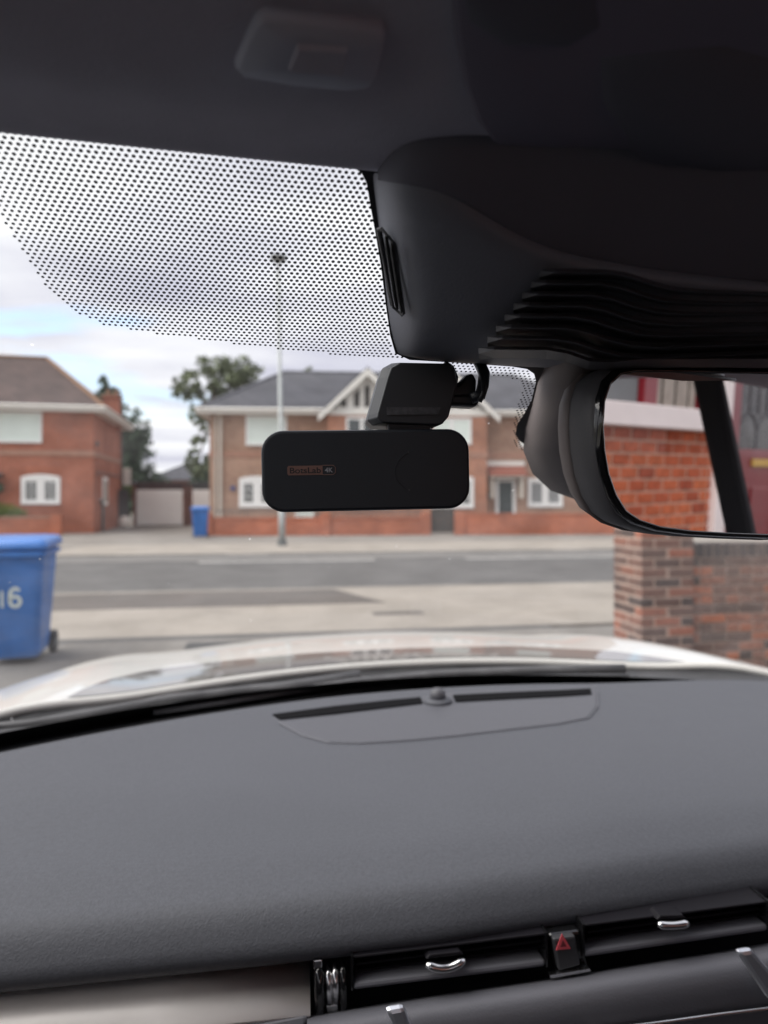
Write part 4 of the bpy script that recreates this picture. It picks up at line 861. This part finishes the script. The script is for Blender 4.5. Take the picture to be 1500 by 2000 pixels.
# ---- sensor cover (shroud between headlining and glass)
def sc(px, py, d): return ws(px, py, d)
cols = [  # (top y-list px,py..., offsets) control columns: each a list of 7 rows
    [(726, 336), (733, 390), (742, 460), (750, 530), (757, 600), (764, 650), (776, 690)],
    [(737, 338), (744, 392), (753, 462), (762, 532), (771, 602), (778, 650), (790, 694)],
    [(764, 345), (769, 396), (778, 466), (788, 536), (797, 604), (804, 652), (812, 698)],
    [(800, 350), (806, 404), (812, 474), (820, 540), (828, 606), (836, 656), (846, 702)],
    [(880, 366), (890, 420), (895, 484), (900, 546), (908, 610), (914, 660), (920, 708)],
    [(980, 440), (985, 470), (990, 520), (995, 566), (1000, 622), (1004, 668), (1008, 714)],
    [(1090, 490), (1092, 512), (1095, 548), (1098, 590), (1100, 636), (1102, 680), (1105, 718)],
    [(1250, 520), (1250, 540), (1250, 572), (1250, 606), (1250, 650), (1250, 684), (1250, 725)],
    [(1420, 540), (1420, 556), (1420, 584), (1420, 616), (1420, 654), (1420, 684), (1420, 725)],
    [(1620, 560), (1620, 574), (1620, 600), (1620, 630), (1620, 662), (1620, 690), (1620, 725)]]
offs = [0.0015, 0.010, 0.026, 0.034, 0.040, 0.044, 0.047, 0.05, 0.052, 0.052]
coverrows = []
for r_ in range(7):
    row = []
    for ci, col_ in enumerate(cols):
        o_ = offs[ci] * (0.86 if r_ == 0 else 1) * (0.55 if r_ == 6 else (0.92 if r_ == 5 else 1)); row.append(sc(*col_[r_], o_))
    coverrows.append(row)
coverrows.append([sc(cols[i][6][0] + 4, cols[i][6][1] + 2, 0.002) for i in range(len(cols))])
toprow = []
for i, col_ in enumerate(cols):
    p = coverrows[0][i]; q = Vector((p.x, min(p.y - 0.004, 0.262), 0)); q.y = p.y - (0.008, 0.008, 0.008, 0.010, 0.014, 0.024, 0.034, 0.04, 0.045, 0.045)[i]; q.z = hl(q.x, q.y) + 0.004; toprow.append(q if i > 1 else p + Vector((0, -0.002, 0.012)))
cover = cb(MB().grid(coverrows), 'sensor_cover', 'cover', smooth=True, subsurf=2)
mid_ = [(a + b) / 2 + Vector((0, 0, -0.003)) for a, b in zip(toprow, coverrows[0])]
cb(MB().grid([[p + Vector((0, -0.03, 0.004)) for p in toprow[1:]], toprow[1:], mid_[1:], [p + Vector((0, -0.001, -0.001)) for p in coverrows[0][1:]], [a * 0.8 + b * 0.2 + Vector((0, 0.0, -0.0008)) for a, b in zip(coverrows[0][1:], coverrows[1][1:])], [a * 0.7 + b * 0.3 + Vector((0, 0.008, 0.004)) for a, b in zip(coverrows[0][1:], coverrows[1][1:])]]), 'console_shroud', 'console_dark', smooth=True, subsurf=2)
# vent slots on its side
for k, (a, b, y0, y1) in enumerate(((743, 765, 452, 596), (754, 776, 462, 603), (765, 785, 474, 609))):
    n = 6; P = [ws(a + (b - a) * i / n, y0 + (y1 - y0) * i / n, 0.0140 + 0.0062 * k) for i in range(n + 1)]
    cb(MB().tube(P, [0.0007] + [0.0010] * (n - 1) + [0.0007], 8), 'vent_slot', 'matt_black', cover, smooth=True)
vf = [(738, 448), (745, 446), (770, 476), (789, 612), (786, 616), (768, 600)]
P = [ws(a, b, 0.011 + 0.0105 * ((a - 738) / 50) + 0.0035) for a, b in vf]; cb(MB().tube(P + [P[0]], 0.0007, 6), 'vent_surround', 'trim_dark', cover, smooth=True)
# ribs on the driver's half
for k in range(8):
    y = 531 + k * 21.5; xs0 = 1085 - k * 17; j0 = 1225 - k * 17; j1 = j0 + 85
    pts = [(xs0 - 30, y + 3), (xs0, y), (j0 - 40, y + 1), (j0, y + 8), ((j0 + j1) / 2, y + 22), (j1, y + 33), (j1 + 60, y + 38), (1500, y + 42 - (y - 531) * 0.10), (1640, y + 42 - (y - 531) * 0.12)]
    if k > 6: pts = [(p[0], min(p[1], 722)) for p in pts]
    pts = [(a, min(b, 700 if a > 1200 else 706)) for a, b in pts]
    P = [ws(a, b, (0.0505 if i else 0.046)) for i, (a, b) in enumerate(pts)]
    Q = [ws(a, b + 13, (0.0430)) for i, (a, b) in enumerate(pts)]
    Z = [ws(a, b + 1.5, 0.054 if i else 0.046) for i, (a, b) in enumerate(pts)]
    cb(MB().grid([P, Z, Q]), 'rib', 'trim_dark', cover, smooth=False, solid=0.0012)
# lower stalk cover behind the mirror
def on(px, py, d): return at(px, py, d)

# ---- rear view mirror
PHI, PIT = R(14), R(2.5)
mn = Vector((math.sin(PHI) * math.cos(PIT), -math.cos(PHI) * math.cos(PIT), -math.sin(PIT)))
MP0 = at(1180, 880, 0.335)
ms = Vector((math.cos(PHI), math.sin(PHI), 0)); mt_ = ms.cross(mn).normalized()
if mt_.z < 0: mt_ = -mt_
gp = [(1500, 731), (1400, 729), (1300, 727), (1240, 727), (1212, 733), (1192, 752), (1181, 785), (1178, 830), (1181, 880), (1189, 925), (1203, 965), (1222, 996), (1248, 1014), (1290, 1028), (1350, 1036), (1420, 1040), (1500, 1043)]
loc = []
for a, b in gp:
    q = hit(a, b, MP0, mn) - MP0; loc.append((q.dot(ms), q.dot(mt_)))
xm = loc[0][0] * 0.5 + 0.118 * 0.5 + 0.0  # centre line of the mirror
xm = 0.118
left = [(max(-9, a), b) for a, b in loc]
tl, bl_ = left[0], left[-1]
outline = [(xm, tl[1])] + left + [(xm, bl_[1])]
right = [(2 * xm - a, b) for a, b in left[::-1]]
outline = outline + right
mc = (xm, (tl[1] + bl_[1]) / 2)
def mring(off, n_, sx=0.0):
    out = []
    for a, b in outline:
        u, v = a - mc[0], b - mc[1]; l = math.hypot(u / 3.0, v); ku = 1 + off / 0.118; kv = 1 + off / 0.038
        out.append(MP0 + ms * (mc[0] + u * ku + sx) + mt_ * (mc[1] + v * kv) + mn * n_)
    return out
mir = thing_part('rear_view_mirror', car); 
cb(MB().add(mring(0, 0.0), [tuple(range(len(outline)))]), 'mirror_glass', 'mirror', mir)
cb(MB().loft([mring(0.0, -0.0004), mring(0.0001, 0.0006), mring(0.0012, 0.0008), mring(0.0022, -0.001), mring(0.0026, -0.004)], caps=False), 'mirror_bezel', 'gloss_black', mir, smooth=True)
cb(MB().loft([mring(0.0025, -0.0035), mring(0.0034, -0.005), mring(0.0038, -0.014), mring(0.0030, -0.0225)], caps=False), 'mirror_casing', 'casing_dark', mir, smooth=True)
cb(MB().loft([mring(0.0032, -0.0215), mring(0.0040, -0.0235), mring(0.001, -0.033), mring(-0.009, -0.045), mring(-0.020, -0.054), mring(-0.034, -0.058)]), 'mirror_back_shell', 'shell', mir, smooth=True)
jb = MP0 + ms * (xm - 0.02) + mn * -0.055
# stalk cover left of the mirror back, bulging down from the sensor cover
stalk = []
for (a0, a1, y, d0) in ((1066, 1225, 700, 0.034), (1062, 1225, 722, 0.034), (1050, 1225, 748, 0.036), (1040, 1235, 790, 0.038), (1026, 1240, 836, 0.038), (1022, 1250, 880, 0.034), (1040, 1260, 925, 0.026), (1075, 1265, 958, 0.016), (1130, 1265, 978, 0.006)):
    ring = []
    for k in range(13):
        t = k / 12; ring.append(ws(a0 + (a1 - a0) * t, y + 10 * math.sin(math.pi * t), d0 * (0.05 + math.sin(math.pi * min(1, t * 1.0)) ** 0.55)))
    stalk.append(ring)
# keep the stalk shallow so that it clears the mirror body
cb(MB().grid(stalk), 'mirror_stalk_cover', 'shell', mir, smooth=True)

# ---- doors, pillars, rear (side seen in the mirror)
for s in (-1, 1):
    X = XC + s * 0.83; X2 = XC + s * 0.90
    a, b = min(X, X2), max(X, X2)
    d = thing_part('side_door', car)
    cb(MB().box(a, b, -1.0, 0.95, 0.35, 1.235), 'door_panel', 'trim_dark', d, bevel=0.015)
    cb(MB().box(X2 - 0.004 if s > 0 else X2 - 0.012, X2 + 0.012 if s > 0 else X2 + 0.004, -1.0, 0.95, 0.35, 1.19), 'door_skin', 'car_white', d)
    cb(MB().box(a, b, -2.2, -1.003, 0.35, 1.26), 'rear_quarter_panel', 'trim_dark')
    # roof rail
    cb(MB().prism([(a - (0 if s > 0 else -0.0), -2.3, 1.535), (b, -2.3, 1.535), (b - s * 0.05, -2.3, 1.62), (a - s * 0.05, -2.3, 1.60)], (0, 2.45, 0)), 'roof_rail', 'headliner')
    pa, pb = min(X, X + s * 0.02), max(X, X + s * 0.02)
    cb(MB().loft([[(pa, -0.057 - 0.026, 1.22), (pb, -0.057 - 0.026, 1.22), (pb, -0.057 + 0.026, 1.22), (pa, -0.057 + 0.026, 1.22)], [(pa, -0.157 - 0.028, 1.56), (pb, -0.157 - 0.028, 1.56), (pb, -0.157 + 0.027, 1.56), (pa, -0.157 + 0.027, 1.56)]]), 'centre_pillar', 'pillar_dark', bevel=0.01)
    cb(MB().box(a, b, -1.25, -1.1, 1.25, 1.56), 'rear_pillar', 'trim_dark')
    A = Vector((XC + s * 0.80, wsy(XC + s * 0.8, 1.08), 1.08)); B = Vector((XC + s * 0.73, wsy(XC + s * 0.73, 1.52), 1.525))
    cb(MB().loft([[p + Vector((-0.035, -0.03, 0)), p + Vector((0.035, -0.03, 0)), p + Vector((0.04, 0.04, 0)), p + Vector((-0.04, 0.04, 0))] for p in (A, B)]), 'windscreen_pillar', 'headliner', bevel=0.01)
    gl = X + s * 0.035
    cb(MB().add([(gl, -1.1, 1.22), (gl, -0.09, 1.22), (gl, -0.16, 1.56), (gl, -1.1, 1.56)], [(0, 1, 2, 3)]), 'side_window', 'sideglass'); cb(MB().add([(gl, -0.088, 1.22), (gl, 0.75, 1.22), (gl, 0.35, 1.53), (gl, -0.158, 1.56)], [(0, 1, 2, 3)]), 'side_window', 'sideglass')
cb(MB().box(XC - 0.8, XC + 0.8, -2.35, -2.25, 0.3, 1.2), 'tailgate', 'trim_dark')
for sx in (-0.36, 0.36):
    st_ = thing_part('rear_seat', car)
    cb(MB().box(XC + sx - 0.33, XC + sx + 0.33, -1.75, -1.55, 0.5, 1.15), 'backrest', 'trim_dark', st_, bevel=0.05, segs=3); cb(MB().box(XC + sx - 0.33, XC + sx + 0.33, -1.55, -1.0, 0.42, 0.6), 'seat_cushion', 'trim_dark', st_, bevel=0.05, segs=3)

# ---- fascia: trim strip, vents, hazard switch, lower pad
def panel(pts, y, name, m, parent, th=0.01, **k):
    P = [hitY(a, b, y) for a, b in pts]; return cb(MB().prism(P, (0, th, 0)), name, m, parent, **k)
panel([(-300, 1900), (604, 1836), (1100, 1778), (1300, 1742), (1640, 1668), (1640, 2300), (-300, 2300)], 0.505, 'fascia_back', 'vent_black', car, 0.004)
cb(MB().grid([[hitY(a, b, 0.506) for a, b in ((-300, 1968), (0, 1936), (300, 1909), (604, 1880))], [hitY(a, b, 0.492) for a, b in ((-300, 2030), (0, 1990), (300, 1962), (605, 1930))], [hitY(a, b, 0.474) for a, b in ((-300, 2110), (0, 2050), (300, 2022), (606, 1990))]]), 'metal_trim_strip', 'brushed', smooth=True, solid=0.004, offset=-1)
# vent barrel end with chrome rings
vb = thing_part('vent_barrel', car)
for (px, r0, y0, y1, m) in ((622, 0.006, 1875, 1985, 'gloss_black'), (640, 0.004, 1884, 1958, 'chrome'), (653, 0.004, 1880, 1955, 'chrome'), (668, 0.0045, 1876, 1972, 'gloss_black')):
    A, B = hitY(px, y0, 0.486), hitY(px + 2, y1, 0.486); mid = (A + B) / 2 + Vector((0, -0.007, 0))
    cb(MB().tube([A, A * 0.7 + mid * 0.3 + Vector((0, -0.003, 0)), mid, B * 0.7 + mid * 0.3 + Vector((0, -0.003, 0)), B], [r0 * 0.35, r0 * 0.6, r0 * 0.62, r0 * 0.6, r0 * 0.35], 12), 'barrel_ring', m, vb, smooth=True)
panel([(612, 1876), (630, 1874), (630, 1892), (612, 1894)], 0.480, 'barrel_tip', 'chrome', vb, 0.004, bevel=0.001)
panel([(637, 1964), (660, 1962), (661, 1978), (638, 1980)], 0.480, 'barrel_tip', 'chrome', vb, 0.004, bevel=0.001)
def vent(x0, x1, yt0, yt1, yb0, yb1, tab, group=None):
    v = thing_part('air_vent', car)
    # frame lip under the louvres
    P = [(x0, yb0), (x1, yb1), (x1, yb1 + 13), (x0, yb0 + 13)]
    panel(P, 0.474, 'vent_lip', 'dash_pad', v, 0.02, bevel=0.002)
    panel([(x0, yt0), (x1, yt1), (x1, yt1 + 5), (x0, yt0 + 5)], 0.476, 'vent_top_edge', 'vent_black', v, 0.02, bevel=0.001)
    for k in range(1, 4):
        t = k / 4; a0 = yt0 + (yb0 - yt0) * t; a1 = yt1 + (yb1 - yt1) * t
        panel([(x0 + 6, a0), (x1 - 6, a1), (x1 - 6, a1 + 4), (x0 + 6, a0 + 4)], 0.484, 'louvre', 'vent_black', v, 0.014)
    panel([(x0 - 4, yt0), (x0, yt0), (x0, yb0 + 13), (x0 - 4, yb0 + 13)], 0.474, 'vent_side', 'gloss_black', v, 0.02)
    panel([(x1, yt1), (x1 + 4, yt1), (x1 + 4, yb1 + 13), (x1, yb1 + 13)], 0.474, 'vent_side', 'gloss_black', v, 0.02)
    a, b, yy, dy, sag, th = tab; n = 8
    top = [hitY(a + (b - a) * i / n, yy + dy * i / n + sag * math.sin(math.pi * i / n), 0.470) for i in range(n + 1)]
    o = cb(MB().tube(top, [0.0018] + [th] * (n - 1) + [0.0018], 10), 'vent_tab_trim', 'chrome', v, smooth=True)
    cb(MB().prism([p + Vector((0, 0.002, 0.002)) for p in (top[0], top[-1])] + [top[-1] + Vector((-0.003, 0.002, 0.005)), top[0] + Vector((0.003, 0.002, 0.005))], (0, 0.012, 0)), 'vent_tab', 'vent_black', v, bevel=0.001)
vent(690, 1066, 1868, 1822, 1922, 1876, (832, 908, 1884, -9, 12, 0.0031))
vent(1142, 1500, 1806, 1760, 1858, 1806, (1285, 1345, 1806, -3, 3, 0.0029))
hz = thing_part('hazard_switch', car)
panel([(1072, 1826), (1134, 1818), (1150, 1892), (1088, 1904)], 0.476, 'switch_frame', 'gloss_black', hz, 0.01, bevel=0.002)
panel([(1080, 1834), (1124, 1828), (1134, 1886), (1092, 1898)], 0.472, 'switch_button', 'hazard_grey', hz, 0.006, bevel=0.0015)
tri = [hitY(a, b, 0.4712) for a, b in ((1098, 1824), (1086, 1856), (1115, 1853))]; c_ = sum(tri, Vector()) / 3
cb(MB().prism(tri, (0, 0.0005, 0)), 'warning_triangle', 'hazard_red', hz)
tri2 = [c_ + (p - c_) * 0.42 + Vector((0, -0.0004, 0)) for p in tri]; cb(MB().prism(tri2, (0, 0.0003, 0)), 'triangle_centre', mat('tri_dark', (0.2, 0.03, 0.04), 0.5), hz)
panel([(1074, 1905), (1152, 1892), (1154, 1897), (1076, 1911)], 0.470, 'switch_trim', 'chrome', hz, 0.004)
# padded lower roll
pad = []
top = [(600, 1985), (760, 1958), (900, 1936), (1060, 1914), (1200, 1890), (1330, 1870), (1450, 1852), (1640, 1820)]
for (dy, y) in ((-1, 0.500), (0, 0.478), (8, 0.466), (26, 0.457), (60, 0.452), (110, 0.450), (190, 0.458)): pad.append([hitY(a, b + dy, y) for a, b in top])
padr = cb(MB().grid(pad), 'padded_roll', 'dash_pad', smooth=True, subsurf=1)
panel([(752, 1974), (790, 1967), (806, 2010), (806, 2060), (776, 2060), (770, 2010)], 0.441, 'chrome_bracket', 'satin', padr, 0.006, bevel=0.003)
panel([(1440, 1860), (1470, 1855), (1540, 1935), (1540, 1985), (1500, 1950)], 0.440, 'chrome_bracket', 'satin', padr, 0.006, bevel=0.003)
P = [hitY(a, b, 0.447) for a, b in ((1150, 2016), (1300, 1996), (1400, 1982), (1500, 1970), (1640, 1950))]; cb(MB().tube(P, 0.0014, 8), 'chrome_line', 'chrome', padr, smooth=True)
panel([(-300, 2160), (604, 1985), (604, 2400), (-300, 2400)], 0.47, 'glovebox_lid', 'dash_pad', car, 0.02, bevel=0.004)
cb(MB().box(XC - 0.83, XC + 0.83, 0.52, 1.0, 0.35, 1.0), 'bulkhead', 'trim_dark')

# ================================================================== DASHCAM
dcd = 0.372
dc = thing('dashcam', 'slim black dashcam with small copper logo, hanging from the windscreen left of the mirror', 'dash camera', at(717, 918, dcd), 0)
o_ = at(717, 918, dcd); TL = R(-1.6)
# axes of the camera's rear face: faces the cabin
ax = (rt * math.cos(TL * 1.0) + up * -math.sin(TL) * 1.0).normalized(); ax = (rt + up * 0.020 + fw * 0.10).normalized(); ay = up; az = ax.cross(ay).normalized(); ay = az.cross(ax).normalized()
def D(u, v, n=0.0): return o_ + ax * u + ay * v + az * n      # az points towards the viewer
k_ = dcd / FPX
DW, DH = 408 * k_, 158 * k_
def dring(wd, ht, r, n, cx=0, cy_=0): return [D(cx + p[0], cy_ + p[1], n) for p in rrect(wd, ht, r, 8)]
def db(mb, name, m, parent=None, **k): return mb.build(name, m, parent or dc, world=True, **k)
bodyo = db(MB().loft([dring(DW - 0.004, DH - 0.004, 0.0105, -0.0155), dring(DW, DH, 0.0115, -0.014), dring(DW, DH, 0.0115, -0.0015), dring(DW - 0.001, DH - 0.001, 0.011, -0.0003), dring(DW - 0.003, DH - 0.003, 0.010, 0.0)]), 'body', 'cam_body')
db(MB().loft([dring(DW + 0.0005, DH + 0.0005, 0.0117, -0.0125), dring(DW + 0.0005, DH + 0.0005, 0.0117, -0.0105)], caps=False), 'side_band', mat('side_band', (0.3, 0.3, 0.32), 0.35), bodyo)
db(MB().tube([D(0.062 * math.cos(R(a)) * 0 + 0.0185 - 0.0, 0, -0.016), D(0.0185, 0, -0.038)], 0.016, 28), 'lens_barrel', 'cam_body')
# arc seam
arc = [D(0.034 - 0.0195 * math.cos(R(a)), -0.001 + 0.0125 * math.sin(R(a)), 0.00012) for a in range(-52, 53, 8)]
db(MB().tube(arc, 0.00014, 6), 'seam', 'cam_body', bodyo)
for p in (arc[0], arc[-1]): db(MB().lathe(p, az, [(0.0005, 0), (0.0004, 0.0002)], 8), 'seam_highlight', 'mlabel', bodyo)  # paler dots drawn as the two highlights at the seam ends
# logo
def P2(px, py): q = at(px, py, dcd) - o_; return q.dot(ax), q.dot(ay)
x0, y0 = P2(562, 929); x1, y1 = P2(655, 909); xm_ = P2(630, 918)[0]; cyl = (y0 + y1) / 2; hL = (y1 - y0)
logo = db(MB().prism([D(x0 + hL * 0.12, y0, 0.00005), D(xm_, y0, 0.00005), D(xm_, y1, 0.00005), D(x0 + hL * .12, y1, 0.00005), D(x0, y1 - hL * 0.15, 0.00005), D(x0, y0 + hL * 0.15, 0.00005)], az * 0.00012), 'logo_plate', 'logo_copper', bodyo)
outl = [(xm_, y0), (x1 - hL * 0.25, y0), (x1, y0 + hL * 0.25), (x1, y1 - hL * 0.25), (x1 - hL * 0.25, y1), (xm_, y1)]
db(MB().tube([D(a, b, 0.0001) for a, b in outl], 0.00016, 6), 'logo_outline', 'logo_copper', logo)
def put_text(s, cx, cyy, wd, ht, m, bold=0.0):
    me = text_mesh(s, 1.0, 0.0, bold); xs_ = [v.co.x for v in me.vertices]; ys_ = [v.co.y for v in me.vertices]; a, b = min(xs_), max(xs_); c, d = min(ys_), max(ys_)
    for v in me.vertices:
        u = (v.co.x - (a + b) / 2) / (b - a) * wd; w_ = (v.co.y - (c + d) / 2) / (d - c) * ht; q = D(cx + u, cyy + w_, 0.00025) ; v.co = q
    me.materials.append(MT[m]); o = bpy.data.objects.new('logo_lettering', me); C.objects.link(o); o.parent = bodyo; o.matrix_parent_inverse = world_of(bodyo).inverted(); return o
put_text('BotsLab', (x0 + xm_) / 2 + 0.0002, cyl, (xm_ - x0) * 0.88, hL * 0.62, 'logo_dark', 0.015)
put_text('4K', (x1 + xm_) / 2 - 0.0001, cyl, (x1 - xm_) * 0.62, hL * 0.5, 'logo_grey', 0.02)
# neck + windscreen mount
def DP(pts, n0, n1, name, m, **k):
    P = [at(a, b, dcd) - o_ for a, b in pts]; Q = [(p.dot(ax), p.dot(ay)) for p in P]
    return db(MB().prism([D(u, v, n1) for u, v in Q], az * (n0 - n1)), name, m, **k)
DP([(760, 845), (846, 845), (845, 812), (757, 812)], -0.003, -0.013, 'neck', 'cam_body', bevel=0.001)
rings = []
for off, n_ in ((0, 0.0), (3.5, 0.0), (0, -0.0)): pass
mo = [(782, 706), (884, 706), (893, 722), (898, 746), (880, 812), (868, 826), (862, 829), (745, 826), (735, 816), (737, 806), (757, 735), (764, 716)]
def mr(shift, n_, grow=0.0):
    c = (815, 770); out = []
    for a, b in mo:
        a2 = c[0] + (a - c[0]) * (1 + grow) + shift; b2 = c[1] + (b - c[1]) * (1 + grow); q = at(a2, b2, dcd) - o_; out.append(D(q.dot(ax), q.dot(ay), n_))
    return out
mount = db(MB().loft([mr(-10, -0.026, 0.06), mr(-13, -0.016, 0.05), mr(-12, -0.008, 0.045), mr(0, -0.001, -0.005), mr(0, 0.0, -0.02)]), 'windscreen_mount', 'cam_mount', smooth=False, bevel=0.0006)
lb = DP([(756, 795), (863, 794), (858, 808), (756, 810)], 0.0005, 0.0001, 'mount_label', 'mlabel')
DP([(770, 712), (880, 712), (884, 740), (765, 745)], -0.02, -0.045, 'adhesive_pad', 'cam_body')
# USB plug + cable
def tubepx(pts, r, name, m, dep=0.0, **k): return db(MB().tube([at(a, b, dcd + dep + (c if len(q) > 2 else 0)) for q in pts for a, b, c in [(q + (0,))[:3]]], r, 10), name, m, smooth=True, **k)
DP([(884, 764), (930, 764), (945, 758), (948, 774), (940, 790), (880, 788)], -0.004, -0.016, 'usb_plug', 'cam_mount', bevel=0.002)
tubepx([(920, 778, 0.008), (938, 772, 0.008), (944, 752, 0.01), (946, 730, 0.012), (936, 708, 0.02), (925, 690, 0.03)], 0.0032, 'power_cable', 'cam_body')
tubepx([(936, 784, 0.006), (944, 768, 0.006), (944, 745, 0.008), (938, 722, 0.012)], 0.0016, 'cable_strain_relief', 'cam_mount')
DP([(884, 742), (906, 740), (922, 722), (938, 716), (946, 732), (944, 776), (886, 776)], -0.010, -0.022, 'usb_socket', 'cam_body', bevel=0.002)
DP([(880, 690), (900, 700), (910, 724), (905, 760), (880, 770)], -0.012, -0.024, 'mount_clip', 'cam_body', bevel=0.002)
